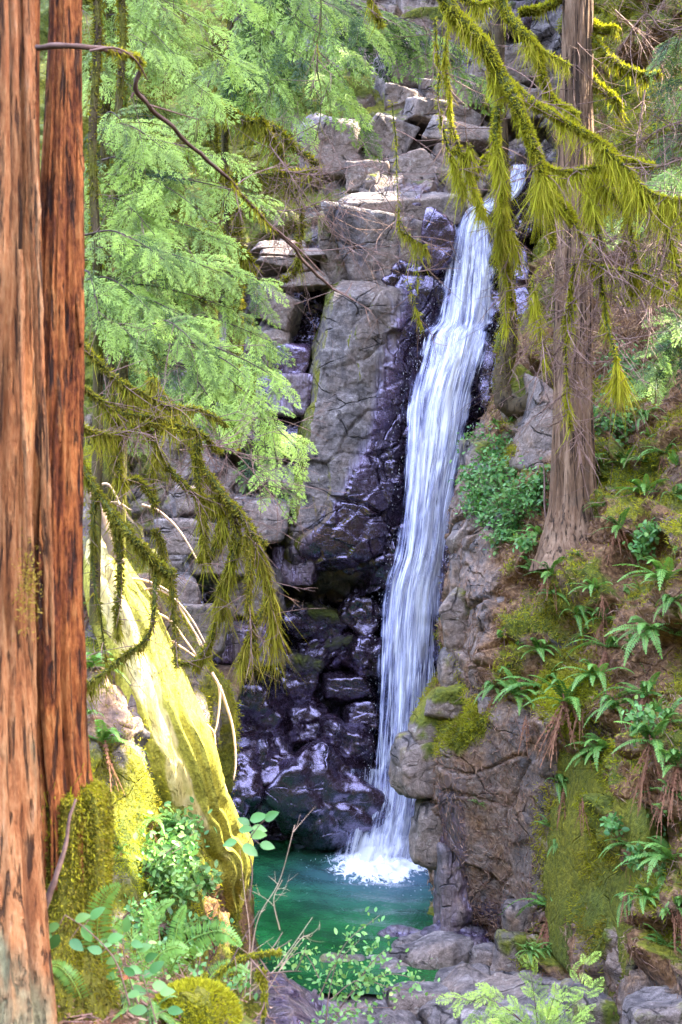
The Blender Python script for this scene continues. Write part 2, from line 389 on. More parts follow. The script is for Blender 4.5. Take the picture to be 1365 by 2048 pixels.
def slab_mask(P, n, px, py, d):
    side = sst(-0.25, -0.55, n[:, 0])
    edge = 560 + (1110 - py) * 0.205
    t = px - edge
    wet = 0.95 * sst(70, 190, t + 60 * sst(800, 1100, py)) + 0.5 * sst(950, 1120, py)
    moss = 0.62 * side - 0.02
    br = 0.12 + 0.35 * sst(900, 1080, py) * ell(px, py, 690, 1050, 100, 120) + 0.2 * side
    return np.stack([np.clip(moss, 0, 1), np.clip(wet * (1 - side), 0, 1), np.clip(br, 0, 1), np.ones_like(px)], 1)
SLAB = Sheet(slab_rows, 420, 220, slab_disp, slab_mask)
tag(SLAB.build('rock_slab', M_ROCK), 'tall pale slab of cliff leaning right beside the falls, wet on its right half', 'rock')

# ================================================================== SEPARATE ROCKS
import bmesh
_ico = {}
def ico(k):
    if k not in _ico:
        bm = bmesh.new(); bmesh.ops.create_icosphere(bm, subdivisions=k, radius=1)
        v = np.array([x.co[:] for x in bm.verts]); f = np.array([[a.index for a in q.verts] for q in bm.faces]); bm.free()
        _ico[k] = (v / np.linalg.norm(v, axis=1, keepdims=True), f)
    return _ico[k]

def rot(rx, ry, rz):
    cx, sx, cy, sy, cz, sz = math.cos(rx), math.sin(rx), math.cos(ry), math.sin(ry), math.cos(rz), math.sin(rz)
    return np.array([[cz, -sz, 0], [sz, cz, 0], [0, 0, 1]]) @ np.array([[cy, 0, sy], [0, 1, 0], [-sy, 0, cy]]) @ np.array([[1, 0, 0], [0, cx, -sx], [0, sx, cx]])

def rock(center, size, seed, tilt=(0, 0, 0), moss=.1, wet=0., brown=.1, rough=.05, power=16, planes=9, sub=5, boxy=1.0, name='rock'):
    r = np.random.default_rng(seed); D, F = ico(sub)
    nn = [V(1, 0, 0), V(-1, 0, 0), V(0, 1, 0), V(0, -1, 0), V(0, 0, 1), V(0, 0, -1)]; hh = list(r.uniform(.86, 1.0, 6) * boxy)
    for i in range(planes):
        n = r.normal(size=3); nn.append(n / np.linalg.norm(n)); hh.append(r.uniform(.95, 1.25))
    nn = np.array(nn) + r.normal(size=(len(nn), 3)) * .12; nn /= np.linalg.norm(nn, axis=1, keepdims=True)
    dot = np.maximum(D @ nn.T, 1e-3) / np.array(hh)
    rad = 1 / (dot ** power).sum(1) ** (1 / power)
    P = D * rad[:, None] * np.asarray(size) / 2
    sz = float(np.mean(size)); sd = V(seed * 1.7 % 50, seed * 2.3 % 50, seed * .7 % 50)
    P = P + D * (fbm(P / sz * 2.2 + sd, 4, seed) * rough * sz * 1.3 + fbm(P * 5 + sd, 3, seed + 3) * rough * .3 * min(sz, 1))[:, None]
    b = blocks(P + sd, (sz * .55, sz * .7, sz * .33), seed + 5, .5, .9)
    P = P + D * (b * rough * .45 * sz)[:, None]
    b2 = blocks(P * 1.0 + sd + 9, (sz * .24, sz * .3, sz * .15), seed + 9, .7, .7)
    P = P + D * (b2 * rough * .16 * sz)[:, None]
    W = P @ rot(*tilt).T
    up = (D / np.asarray(size)) @ rot(*tilt).T; up = up / np.linalg.norm(up, axis=1, keepdims=True)
    c = np.stack([np.clip(moss * (0.45 + 0.9 * sst(-.1, .7, up[:, 2])), 0, 1), np.full(len(D), wet), np.full(len(D), brown), np.ones(len(D))], 1)
    m = MB(); m.add(W, t=F, c=c)
    o = m.build(name, M_ROCK); o.location = center
    return o

def rock_px(x0, y0, x1, y1, Y, seed, label, depth=1.0, cat='rock', group=None, name='rock', **kw):
    w = (x1 - x0) * K * Y; h = (y1 - y0) * K * Y
    o = rock(at((x0 + x1) / 2, (y0 + y1) / 2, Y), (w * 1.04, depth * max(w, h) * .8, h * 1.04), seed, name=name, **kw)
    return tag(o, label, cat, group)

# ledge and block under the lip
rock_px(688, 388, 932, 448, 31.5, 101, 'flat pale ledge lit by the sun at the lip of the falls', .5, power=26, planes=3, moss=.0, brown=0, rough=.03, tilt=(.32, 0, 0))
rock_px(676, 436, 905, 588, 31.4, 102, 'big rounded block under the sunlit ledge, wet and shiny on its right', .6, power=20, planes=7, moss=.18, wet=.33, tilt=(0, .1, 0), rough=.045)
rock_px(840, 430, 905, 560, 31.0, 103, 'dark wet corner rock touching the upper left edge of the falls', .9, wet=.8, moss=0)
rock_px(640, 440, 715, 590, 31.7, 104, 'olive mossy rock at the left foot of the big rounded block', .9, moss=.75)
up = 'grey blocks stacked above the lip of the falls'
for i, (b, Y, l, kw) in enumerate([
    ((765, 128, 890, 186), 34.6, 'flat grey block highest in the pile over the falls, beside the conifer tips', dict(tilt=(0, .1, .2))),
    ((768, 178, 850, 240), 33.9, 'squarish grey block just under the topmost flat one', {}),
    ((838, 172, 970, 226), 34.2, 'long grey slab under the topmost block, right half of its row', dict(tilt=(0, .05, .1))),
    ((730, 232, 822, 325), 33.2, 'pale leaning block with a bare bluish face above the ledge', dict(tilt=(.2, .5, .1), moss=.02)),
    ((800, 216, 960, 272), 33.6, 'long tilted slab slanting down to the right in mid pile', dict(tilt=(0, .2, .1))),
    ((845, 248, 990, 306), 33.1, 'white edged slab slanting toward the thin mossy trunk', dict(tilt=(0, .22, 0), moss=0)),
    ((860, 300, 960, 360), 33.0, 'small brownish block above the lip, next to the stream', dict(brown=.4)),
    ((770, 310, 870, 378), 32.9, 'broken grey block right behind the sunlit ledge', dict(tilt=(0, -.2, 0))),
    ((690, 320, 775, 392), 32.8, 'shaded block behind the left end of the sunlit ledge', dict(brown=.3)),
    ((600, 232, 730, 370), 33.2, 'large smooth pale grey rock left of the stacked blocks', dict(moss=.05, power=12)),
    ((665, 160, 752, 250), 34.2, 'mossy dark green rock between the pale rock and the stack', dict(moss=.9)),
    ((985, 86, 1082, 186), 36.0, 'round grey rock behind the thin mossy trunk, upper stream', dict(moss=.25, power=9)),
    ((1000, 176, 1085, 250), 35.0, 'grey rock under the round one, behind the mossy limbs', {}),
    ((930, 110, 1010, 190), 35.6, 'shaded rock left of the round grey one at the stream', dict(moss=.3)),
    ((700, 80, 800, 150), 36.5, 'dim rock at the top of the pile half hidden by sprays', dict(moss=.5)),
    ((800, 20, 920, 110), 37.5, 'dark mossy rock at the top edge above the pile', dict(moss=.6, brown=.4)),
    ((960, 10, 1060, 80), 37.6, 'dark rock at the top edge in the stream cleft', dict(moss=.3, wet=.6)),
    ((560, 200, 650, 300), 34.6, 'mossy rock behind the fern like sprays, left of the pale rock', dict(moss=.9))]):
    rock_px(*b, Y, 200 + i * 3, l, 1.0, group=up, **dict(dict(moss=.1, power=22, planes=6, rough=.05), **kw))
for i, (b, Y, l, kw) in enumerate([
    ((512, 486, 612, 508), 31.7, 'thin pale layer on top of the layered outcrop left of the slab', {}),
    ((520, 504, 655, 526), 31.6, 'second thin pale layer of the layered outcrop', {}),
    ((525, 522, 640, 548), 31.5, 'third layer of the layered outcrop, broken at its right', {}),
    ((560, 544, 650, 580), 31.4, 'lowest pale layer of the layered outcrop', {}),
    ((505, 580, 600, 650), 31.2, 'pale tilted boulder under the layered outcrop', dict(tilt=(.2, .6, 0), planes=5, moss=0)),
    ((515, 655, 585, 715), 31.2, 'small grey rock under the pale tilted boulder', dict(brown=.3)),
    ((430, 680, 545, 800), 31.0, 'broad bluish face of rock behind the conifer tips', dict(wet=.35)),
    ((540, 690, 620, 760), 31.2, 'wet block in the gully left of the leaning slab', dict(wet=.7)),
    ((510, 745, 622, 835), 31.0, 'large purple grey block halfway down the gully', dict(wet=.55, moss=0)),
    ((555, 830, 612, 900), 31.2, 'dark wet block low in the gully', dict(wet=.9)),
    ((430, 800, 520, 900), 30.9, 'shaded grey block behind the lowest conifer spray', dict(wet=.4))]):
    rock_px(*b, Y, 300 + i * 3, l, 1.2, group='rocks left of the leaning slab', **dict(dict(moss=.05, power=22, planes=5, rough=.04), **kw))
for i, (b, Y, l, kw) in enumerate([
    ((350, 972, 470, 1030), 29.6, 'grey flat rock at the top of the left rubble behind the dead limbs', {}),
    ((440, 1000, 575, 1090), 30.2, 'broad grey rock at the foot of the gully, left of the slab base', {}),
    ((330, 1040, 450, 1100), 29.2, 'grey block in the left rubble with a pale top', {}),
    ((380, 1085, 500, 1150), 29.4, 'grey angular block under the pale topped one', {}),
    ((440, 1140, 560, 1230), 29.8, 'bluish block behind the hanging moss curtain', dict(wet=.3)),
    ((300, 1150, 400, 1240), 28.6, 'dark grey block behind the pale arching twigs', {}),
    ((310, 1210, 460, 1320), 28.2, 'large smooth bluish slab behind the pale arching twigs', dict(wet=.2, moss=0, planes=3)),
    ((430, 1240, 560, 1330), 29.4, 'dark slab leaning under the hanging moss', dict(wet=.6)),
    ((380, 1330, 480, 1420), 28.6, 'brown rock under the bluish slab', dict(brown=.5)),
    ((540, 1090, 640, 1170), 30.7, 'dark rock wedged under the foot of the leaning slab', dict(wet=.6, moss=.1))]):
    rock_px(*b, Y, 400 + i * 3, l, 1.2, group='rubble at the foot of the cliff', **dict(dict(moss=.08, power=22, planes=5, rough=.05), **kw))
for i, (b, Y, l, kw) in enumerate([
    ((560, 1500, 745, 1690), 29.6, 'largest wet purple boulder at the edge of the pool beside the falls', dict(power=13, tilt=(.2, .65, .2), rough=.10, planes=14)),
    ((480, 1470, 600, 1640), 29.7, 'dark wet boulder left of the largest one at the pool', dict(power=14, rough=.13, planes=14, tilt=(0, -.3, .3))),
    ((410, 1480, 520, 1660), 29.3, 'brown black boulder at the left end of the pool', dict(power=14, rough=.13, planes=14, brown=.3)),
    ((640, 1450, 745, 1545), 30.1, 'shiny dark rounded boulder behind the largest one', dict(power=12, rough=.09, tilt=(.2, .3, .2))),
    ((440, 1350, 570, 1500), 30.2, 'ragged wet rock below the hanging moss', dict(power=14, rough=.1, tilt=(0, -.3, 0))),
    ((545, 1400, 660, 1500), 30.8, 'wet dark rock in the middle of the boulder heap', dict(power=12, rough=.09)),
    ((650, 1345, 745, 1400), 31.0, 'low shiny ledge left of the falling water', dict(power=18)),
    ((690, 1410, 760, 1460), 30.7, 'small shiny ledge touching the falling water', dict(power=18)),
    ((550, 1200, 690, 1275), 31.6, 'greenish dark shelf in the hollow under the slab', dict(moss=.4, power=12, tilt=(.2, .45, .2), rough=.1)),
    ((590, 1270, 710, 1330), 31.5, 'middle dark shelf in the hollow under the slab', dict(moss=.3, power=12, tilt=(.2, -.25, .3), rough=.1)),
    ((540, 1300, 640, 1390), 31.3, 'lower left dark shelf in the hollow under the slab', dict(moss=.4, power=16, tilt=(0, .4, 0))),
    ((680, 1180, 770, 1260), 31.4, 'black wet rock under the dripping foot of the slab', dict(power=11, tilt=(.1, .6, 0), rough=.1)),
    ((690, 1262, 765, 1345), 31.2, 'stepped black rock just left of the lower falls', dict(power=12, tilt=(.2, .2, .4), rough=.1)),
    ((880, 1060, 935, 1200), 30.3, 'dark rock right of the falls above the tan boulders', dict(power=16)),
    ((870, 1190, 930, 1340), 30.2, 'black wet rock in the gap between the falls and tan boulders', dict(power=16)),
    ((960, 700, 1030, 860), 30.8, 'dark wet rock at the right edge of the falls by the hooked trunk', dict(power=14)),
    ((1000, 500, 1070, 680), 31.6, 'purple wet rock behind the thin mossy trunk', dict(power=14)),
    ((960, 580, 1010, 640), 31.0, 'wet boulder splitting the upper falls at its right edge', dict(power=10))]):
    rock_px(*b, Y, 500 + i * 3, l, 1.0, group='wet dark rocks round the falls', **dict(dict(moss=.0, wet=.95, planes=8, rough=.06), **kw))

# ================================================================== RIGHT HILLSIDE
hill_rows = [
 [(1170, -150, 39), (1120, -150, 36), (1180, -150, 34), (1250, -150, 32), (1320, -150, 30), (1400, -150, 28), (1600, -150, 26)],
 [(1170, 150, 37), (1130, 150, 34), (1180, 150, 32.5), (1250, 150, 31), (1320, 150, 29), (1400, 150, 27.5), (1600, 150, 25.5)],
 [(1110, 450, 35), (1075, 450, 31.5), (1130, 450, 29.8), (1200, 450, 28.6), (1280, 450, 27.5), (1400, 450, 26), (1600, 450, 24)],
 [(1070, 650, 33), (1040, 650, 29.7), (1090, 650, 27.7), (1160, 650, 26.7), (1260, 650, 25.7), (1400, 650, 24.2), (1600, 650, 22.5)],
 [(1030, 800, 32), (1000, 800, 28.7), (1060, 800, 26.2), (1140, 800, 25.2), (1250, 800, 24.2), (1400, 800, 22.7), (1600, 800, 21)],
 [(970, 900, 31), (940, 900, 28), (1000, 900, 25.6), (1100, 900, 24.4), (1230, 900, 23.4), (1400, 900, 21.7), (1600, 900, 20)],
 [(945, 1050, 31), (915, 1050, 27.5), (965, 1050, 25), (1070, 1050, 23.8), (1220, 1050, 22.6), (1400, 1050, 20.8), (1600, 1050, 19)],
 [(935, 1200, 31), (908, 1200, 27), (955, 1200, 24.6), (1050, 1200, 23.4), (1200, 1200, 22), (1400, 1200, 20), (1600, 1200, 18)],
 [(920, 1330, 30), (892, 1330, 26.5), (945, 1330, 24.2), (1040, 1330, 23), (1190, 1330, 21.5), (1400, 1330, 19.5), (1600, 1330, 17.5)],
 [(895, 1395, 30), (868, 1395, 26.2), (930, 1395, 23.9), (1030, 1395, 22.6), (1180, 1395, 21.1), (1400, 1395, 19.1), (1600, 1395, 17)],
 [(890, 1440, 29.5), (862, 1440, 25.4), (915, 1440, 23.3), (1020, 1440, 22.5), (1170, 1440, 21.0), (1400, 1440, 18.8), (1600, 1440, 16.6)],
 [(890, 1540, 29), (862, 1540, 25), (905, 1540, 23.2), (1010, 1540, 22.6), (1140, 1540, 21.2), (1400, 1540, 18.2), (1600, 1540, 16)],
 [(895, 1640, 29), (868, 1640, 25), (910, 1640, 23.3), (1010, 1640, 22.7), (1130, 1640, 21.2), (1400, 1640, 17.8), (1600, 1640, 15.5)],
 [(905, 1760, 29), (878, 1760, 25), (918, 1760, 23.4), (1010, 1760, 22.8), (1130, 1760, 21.2), (1400, 1760, 17.3), (1600, 1760, 15)],
 [(910, 1840, 29), (884, 1840, 25), (922, 1840, 23.5), (1015, 1840, 22.9), (1130, 1840, 21), (1400, 1840, 17), (1600, 1840, 14.7)],
 [(965, 1900, 28), (940, 1900, 25), (970, 1900, 23.6), (1030, 1900, 22.7), (1140, 1900, 20.6), (1400, 1900, 16.8), (1600, 1900, 14.4)],
 [(1000, 2060, 27), (980, 2060, 24.5), (1005, 2060, 23), (1060, 2060, 21.8), (1150, 2060, 19.9), (1400, 2060, 16.4), (1600, 2060, 14)],
 [(1020, 2300, 24), (1010, 2300, 22), (1030, 2300, 21), (1080, 2300, 20), (1170, 2300, 18.5), (1400, 2300, 15.5), (1600, 2300, 13)]]
hill_rows = [r + [(2150, r[-1][1], r[-1][2] - 3)] for r in hill_rows]
def rockface(px, py):
    """where bare rock shows on the right-hand slope"""
    e = np.maximum(ell(px, py, 1000, 1640, 165, 240, .25), ell(px, py, 940, 1080, 55, 300, .4))
    e = np.maximum(e, ell(px, py, 1090, 860, 60, 70, .3)); e = np.maximum(e, ell(px, py, 1240, 2030, 160, 110, .4))
    e = np.maximum(e, 0.8 * ell(px, py, 1190, 1840, 60, 220, .4))
    return np.clip(e, 0, 1)
def hill_disp(P):
    px = 682.5 + P[:, 0] / (P[:, 1] * K); py = 1024 - (P[:, 2] - CAMZ) / (P[:, 1] * K)
    rf = rockface(px, py)
    soft = 0.5 * fbm(P * 0.8, 4, 81) + 0.26 * fbm(P * 2.3, 4, 82) + 0.06 * fbm(P * 7, 3, 83) + 0.28 * blocks(P, (1.2, 1.2, .8), 84, .6, .35)
    hard = 0.22 * blocks(P, (1.7, 1.6, 1.15), 91, .7, .45) + 0.06 * blocks(P, (0.55, .55, .4), 93, .7, .4) + 0.05 * fbm(P * 2.2, 4, 92) + 0.02 * fbm(P * 9, 3, 94)
    flat = ell(px, py, 1010, 1640, 130, 230, .3)
    hard = hard * (1 - .55 * flat)
    return soft * (1 - rf) + hard * rf
def hill_mask(P, n, px, py, d):
    rf = rockface(px, py)
    f = fbm(P * 0.9 + 7, 3, 61); g = fbm(P * 2.2, 3, 62)
    moss = (1 - rf) * np.clip(0.46 + .75 * f + .45 * g + .25 * n[:, 2], 0.02, 1) + rf * (0.08 + 0.75 * ell(px, py, 900, 1440, 80, 60) + .9 * ell(px, py, 1190, 1700, 45, 220) + .5 * ell(px, py, 1120, 1680, 60, 160))
    moss = moss + .4 * sst(700, 400, py) * (px > 1150)
    br = (1 - rf) * np.clip(0.72 - .6 * f, .2, 1) + rf * 0.46
    wet = rf * (.75 * sst(1740, 1860, py) * (px < 1100) + .55 * ell(px, py, 905, 1690, 35, 170))
    return np.stack([np.clip(moss, 0, 1), np.clip(wet, 0, 1), np.clip(br, 0, 1), np.ones_like(px)], 1)
HILL = Sheet(hill_rows, 760, 520, hill_disp, hill_mask)
tag(HILL.build('hillside', M_ROCK), kind='structure')
for i, (b, Y, l, kw) in enumerate([
    ((780, 1462, 905, 1592), 24.6, 'rounded overhanging nose of rock jutting left over the pool', dict(power=7, moss=.35, planes=4, tilt=(0, -.1, .2))),
    ((822, 1400, 925, 1500), 24.6, 'yellow mossed rock sloping down to the overhanging nose', dict(moss=.95, tilt=(0, -.75, 0))),
    ((828, 1582, 925, 1730), 24.4, 'undercut brown rock right below the overhanging nose', dict(power=11, brown=.3)),
    ((868, 1690, 940, 1880), 24.2, 'dark lower rock where the outcrop meets the pool', dict(wet=.5)),
    ((900, 1450, 975, 1620), 23.7, 'squared brown rock between the nose and the flat outcrop face', dict(moss=.3, brown=.3)),
    ((855, 1370, 960, 1440), 24.4, 'tan rock with a mossy top at the edge of the bluff', dict(moss=.7)),
    ((880, 1300, 950, 1390), 25.0, 'tan knobbly rock on the bluff edge beside the falls', dict(power=10, moss=.4)),
    ((885, 1180, 960, 1310), 25.2, 'tall tan rock on the bluff edge with yellow lichen', dict(moss=.35)),
    ((945, 1195, 1045, 1330), 24.3, 'tan boulder with a pale peak in the bluff edge', dict(moss=.1, tilt=(.1, .3, 0))),
    ((900, 1110, 965, 1200), 25.6, 'grey rounded rock below the leafy bush, by the falls', dict(power=9)),
    ((905, 1020, 990, 1130), 25.9, 'grey slanting rock under the leafy bush', dict(tilt=(0, .6, 0), moss=.15)),
    ((955, 1050, 1050, 1150), 25.0, 'brown grey slab slanting right under the leafy bush', dict(tilt=(0, .7, 0), brown=.3)),
    ((925, 880, 985, 1010), 27.0, 'mossy rock left of the leafy bush at the falls', dict(moss=.5)),
    ((1040, 770, 1120, 960), 25.4, 'tall grey rock leaning between the hooked trunk and big cedar', dict(moss=.1, tilt=(0, .25, 0), planes=3)),
    ((1000, 730, 1065, 880), 26.6, 'bright mossy rock inside the hook of the thin trunk', dict(moss=1)),
    ((955, 1395, 1010, 1445), 23.0, 'small pale broken stone on top of the outcrop', dict(moss=0, brown=0)),
    ((1170, 1560, 1265, 1990), 20.2, 'tall green filmed slab leaning down the right slope', dict(moss=1.5, planes=3, tilt=(0, .16, .2), brown=.2)),
    ((985, 1860, 1080, 1960), 22.1, 'mossy boulder at the foot of the outcrop with a fern above', dict(moss=.5, power=9)),
    ((1010, 1800, 1100, 1900), 22.4, 'brown rock leaning against the foot of the outcrop', dict(brown=.4)),
    ((940, 1890, 1000, 1950), 22.4, 'small dark boulder under the outcrop', dict(power=9, brown=.3)),
    ((975, 1945, 1040, 2010), 21.8, 'small brown boulder behind the bright sapling', dict(power=9, brown=.3)),
    ((1120, 1980, 1270, 2110), 19.3, 'low brown rock at the bottom edge right of the sapling', dict(moss=.4)),
    ((1250, 1990, 1420, 2120), 17.2, 'dark broken rock in the bottom right corner', dict(moss=.3, brown=.3)),
    ((1040, 920, 1110, 1000), 24.9, 'low mossy rock at the left foot of the big cedar', dict(moss=.8))]):
    rock_px(*b, Y, 600 + i * 3, l, 1.3, group=None, **dict(dict(moss=.2, power=14, planes=8, rough=.055, brown=.36), **kw))
for i, (b, Y, l, kw) in enumerate([
    ((790, 1860, 900, 1915), 23.6, 'flat grey slab at the right end of the shelf by the pool', {}),
    ((808, 1880, 895, 1935), 22.9, 'purple grey wedge of stone in the shelf under the outcrop', dict(tilt=(0, -.2, .3))),
    ((690, 1865, 830, 1930), 23.0, 'broad flat grey slab at the pool edge behind the leafy twigs', {}),
    ((645, 1880, 720, 1960), 22.6, 'mossy edged stone at the left end of the shelf', dict(moss=.4)),
    ((720, 1910, 870, 1975), 21.9, 'wide grey slab in the middle of the shelf', {}),
    ((660, 1945, 780, 2010), 21.2, 'grey slab with dark joints left in the shelf', {}),
    ((870, 1925, 990, 2005), 21.6, 'smooth domed boulder on the right of the shelf', dict(power=7)),
    ((770, 1960, 890, 2010), 21.0, 'long low slab in the shelf before the domed boulder', {}),
    ((735, 1985, 850, 2075), 20.3, 'pale broad slab at the bottom edge of the shelf', {}),
    ((850, 1985, 905, 2070), 20.4, 'steep dark stone between the two bottom slabs', {}),
    ((885, 1990, 1010, 2080), 20.2, 'grey slab at the bottom edge left of the sapling', {}),
    ((866, 1838, 972, 1915), 23.5, 'dark boulder wedged where the outcrop meets the shelf', dict(wet=.5, power=9)),
    ((850, 1850, 915, 1900), 23.9, 'low dark rock at the waterline under the outcrop', dict(wet=.6)),
    ((800, 1862, 925, 1925), 22.7, 'tilted grey stone bridging the inlet between shelf and outcrop', dict(power=10)),
    ((700, 1880, 800, 1930), 22.5, 'low grey stone at the pool edge behind the airy shrub', dict(power=11)),
    ((990, 2010, 1080, 2070), 20.4, 'brown stone behind the bright sapling', dict(brown=.3, power=10)),
    ((920, 1950, 1010, 2020), 21.2, 'flat brown stone between the domed boulder and the outcrop', dict(brown=.25)),
    ((760, 1845, 830, 1880), 24.0, 'small dark stone in the water at the back of the shelf', dict(wet=.5)),
    ((600, 1950, 670, 1995), 22.0, 'small wet stone at the front of the pool', dict(wet=.5)),
    ((520, 1975, 600, 2030), 21.2, 'flat wet stone in the shallow outflow', dict(wet=.6)),
    ((560, 2025, 650, 2080), 20.2, 'wet purple stone at the bottom edge in the outflow', dict(wet=.5)),
    ((640, 2000, 750, 2080), 20.0, 'slanting stone at the bottom edge by the wet stream bed', dict(wet=.3))]):
    rock_px(b[0] - 8, b[1] + (46 if b[0] < 740 else 16), b[2] + 8, b[3] + (58 if b[0] < 740 else 30), Y, 700 + i * 3, l, 1.1, group='stone shelf slabs in front of the pool', **dict(dict(moss=.06, power=18, planes=7, rough=.055, brown=.05, tilt=(.10 + .14 * math.sin(i * 2.3), .16 * math.sin(i * 1.7 + 1), .9 * math.sin(i * 3.1)), wet=.12), **kw))

# ================================================================== LEFT BANK
def brow(py, a): return [(x, py, y) for x, y in a]
bank_rows = [
 brow(880, [(-200, 24), (60, 21), (150, 20.5), (190, 20.3), (212, 21), (225, 24)]),
 brow(980, [(-200, 22), (60, 19.3), (150, 18.7), (195, 18.6), (232, 19.6), (248, 23)]),
 brow(1150, [(-200, 20), (60, 18), (150, 17.6), (225, 17.6), (300, 18.7), (322, 23)]),
 brow(1300, [(-200, 19), (60, 17), (150, 16.7), (250, 17), (362, 18.4), (385, 23)]),
 brow(1400, [(-200, 18), (60, 16.5), (150, 16.1), (265, 16.5), (428, 18.5), (445, 23)]),
 brow(1500, [(-200, 17), (60, 15.8), (150, 15.5), (275, 16.2), (428, 18.4), (440, 23)]),
 brow(1600, [(-200, 16), (60, 15.2), (150, 15), (285, 15.8), (425, 18.3), (440, 23)]),
 brow(1700, [(-200, 15), (60, 14.3), (150, 14.2), (300, 15.4), (448, 18.4), (465, 23)]),
 brow(1800, [(-200, 14), (60, 13.3), (150, 13.5), (312, 15), (474, 18.6), (490, 23)]),
 brow(1950, [(-200, 12.5), (60, 12.5), (150, 13), (325, 14.8), (492, 18.9), (510, 23)]),
 brow(2150, [(-200, 11.5), (60, 11.5), (150, 12.4), (335, 14.5), (505, 18.6), (520, 22.5)])]
def bank_disp(P):
    return 0.16 * fbm(P * .9, 4, 131) + 0.12 * blocks(P, (1.3, 1.3, 1.6), 132, .6, .3) + 0.035 * blocks(P, (.4, .4, .5), 134, .7, .3) + 0.05 * fbm(P * 4, 4, 133)
def bank_mask(P, n, px, py, d):
    f = fbm(P * .8, 3, 135)
    lit = ell(px, py, 300, 1350, 55, 330, .4)
    moss = np.clip(.62 + .5 * f, 0, 1) - .0 * lit
    br = np.clip(.35 - .4 * f + .5 * ell(px, py, 430, 1780, 70, 140), 0, 1)
    return np.stack([np.clip(moss, 0, 1), 0 * px, br, np.ones_like(px)], 1)
BANK = Sheet(bank_rows, 420, 240, bank_disp, bank_mask)
tag(BANK.build('bank', M_ROCK), kind='structure')

# stream bed, sill of the pool and the near ground
bed_rows = [[(x, py, CAMZ_Y) for x in (380, 520, 600, 700, 850, 1000, 1250)] for py, CAMZ_Y in ((1820, 25.2), (1880, 23.9), (1935, 22.6), (1990, 21.0), (2060, 19.5), (2300, 15.8))]
def bed_disp(P):
    px = 682.5 + P[:, 0] / (P[:, 1] * K)
    return -0.46 + 0.56 * sst(22.3, 21.2, P[:, 1] + .4 * fbm(P * 1.4, 3, 148)) * sst(700, 560, px) + 0.40 * sst(850, 930, px) + .12 * fbm(P * 2.1, 3, 146) * sst(600, 680, px) + 0.2 * sst(610, 760, px) * sst(23.5, 22, P[:, 1]) + 0.05 * blocks(P, (.5, .6, 1), 141, .5, .3) + 0.04 * fbm(P * 3, 3, 142) + .12 * sst(21.9, 21.2, P[:, 1]) + .1 * fbm(P * 1.3, 3, 144)
BED = Sheet(bed_rows, 240, 260, bed_disp, lambda P, n, px, py, d: np.stack([.08 + 0 * px, .28 * sst(720, 620, px) + .2, .2 + 0 * px, 1 + 0 * px], 1))
tag(BED.build('stream_bed', M_ROCK), kind='structure')

gr_rows = [
 [(-300, 2180, 10.5), (60, 2150, 10), (200, 2180, 9.5), (330, 2230, 9), (470, 2300, 8.5), (640, 2400, 8)],
 [(-300, 1900, 7.6), (60, 1890, 7.3), (200, 1925, 7.0), (330, 1975, 6.7), (470, 2040, 6.5), (640, 2130, 6.3)],
 [(-300, 1930, 6.6), (60, 1930, 6.3), (200, 1965, 6.1), (330, 2010, 5.9), (470, 2080, 5.8), (640, 2180, 5.6)],
 [(-300, 2050, 5.5), (60, 2060, 5.3), (200, 2080, 5.2), (330, 2120, 5.1), (470, 2200, 5.0), (640, 2300, 4.9)],
 [(-300, 2300, 4.3), (60, 2300, 4.2), (200, 2320, 4.2), (330, 2350, 4.1), (470, 2420, 4.0), (640, 2500, 4)],
 [(-300, 3000, 2.6), (60, 3000, 2.6), (200, 3000, 2.6), (330, 3000, 2.6), (470, 3050, 2.6), (640, 3100, 2.6)]]
GROUND = Sheet(gr_rows, 200, 200, lambda P: 0.05 * fbm(P * 2.5, 4, 151) + 0.02 * fbm(P * 11, 3, 152),
    lambda P, n, px, py, d: np.stack([np.clip(.15 + .8 * sst(240, 420, px) + .5 * fbm(P * 1.6, 3, 153), 0, 1), 0 * px, np.ones_like(px), 1 + 0 * px], 1))
tag(GROUND.build('ground', M_ROCK), kind='structure')

# ================================================================== WATER
def mat_pool():
    t = NT('pool_water'); v = t.coord()
    _, R, G, B = t.attr()
    n1 = t.noise(t.coord((1, .55, 1)), 2.2, 5, 0.6, 1.0); n2 = t.noise(v, 9, 4, 0.6, 0.6)
    col = t.ramp(t.noise(v, .7, 4, .6), [(0.3, (0.003, 0.042, 0.007)), (0.55, (0.010, 0.105, 0.022)), (0.8, (0.04, 0.19, 0.055))])
    col = t.mix(G, col, (0.07, 0.13, 0.19))
    fo = t.mapr(t.math('ADD', R, t.math('MULTIPLY', t.math('SUBTRACT', t.noise(t.coord((1, .5, 1)), 7, 6, 0.7, 0.8), 0.5), 1.5)), 0.45, 0.7)
    specks = t.math('MULTIPLY', t.mapr(t.noise(t.coord((1, .45, 1)), 16, 3, .6), .66, .74), t.mapr(G, 0.02, .5, 0.12, .9))
    fo = t.math('MAXIMUM', fo, t.math('MULTIPLY', specks, .55))
    col = t.mix(fo, col, (0.88, 0.9, 0.97))
    h = t.math('ADD', t.math('MULTIPLY', n1, .8), t.math('MULTIPLY', n2, .25))
    nb = t.bump(h, 0.6, 0.08)
    return t.done(t.bsdf(col, t.math('ADD', .07, t.math('MULTIPLY', fo, .6)), nb, .3, IOR=1.33))
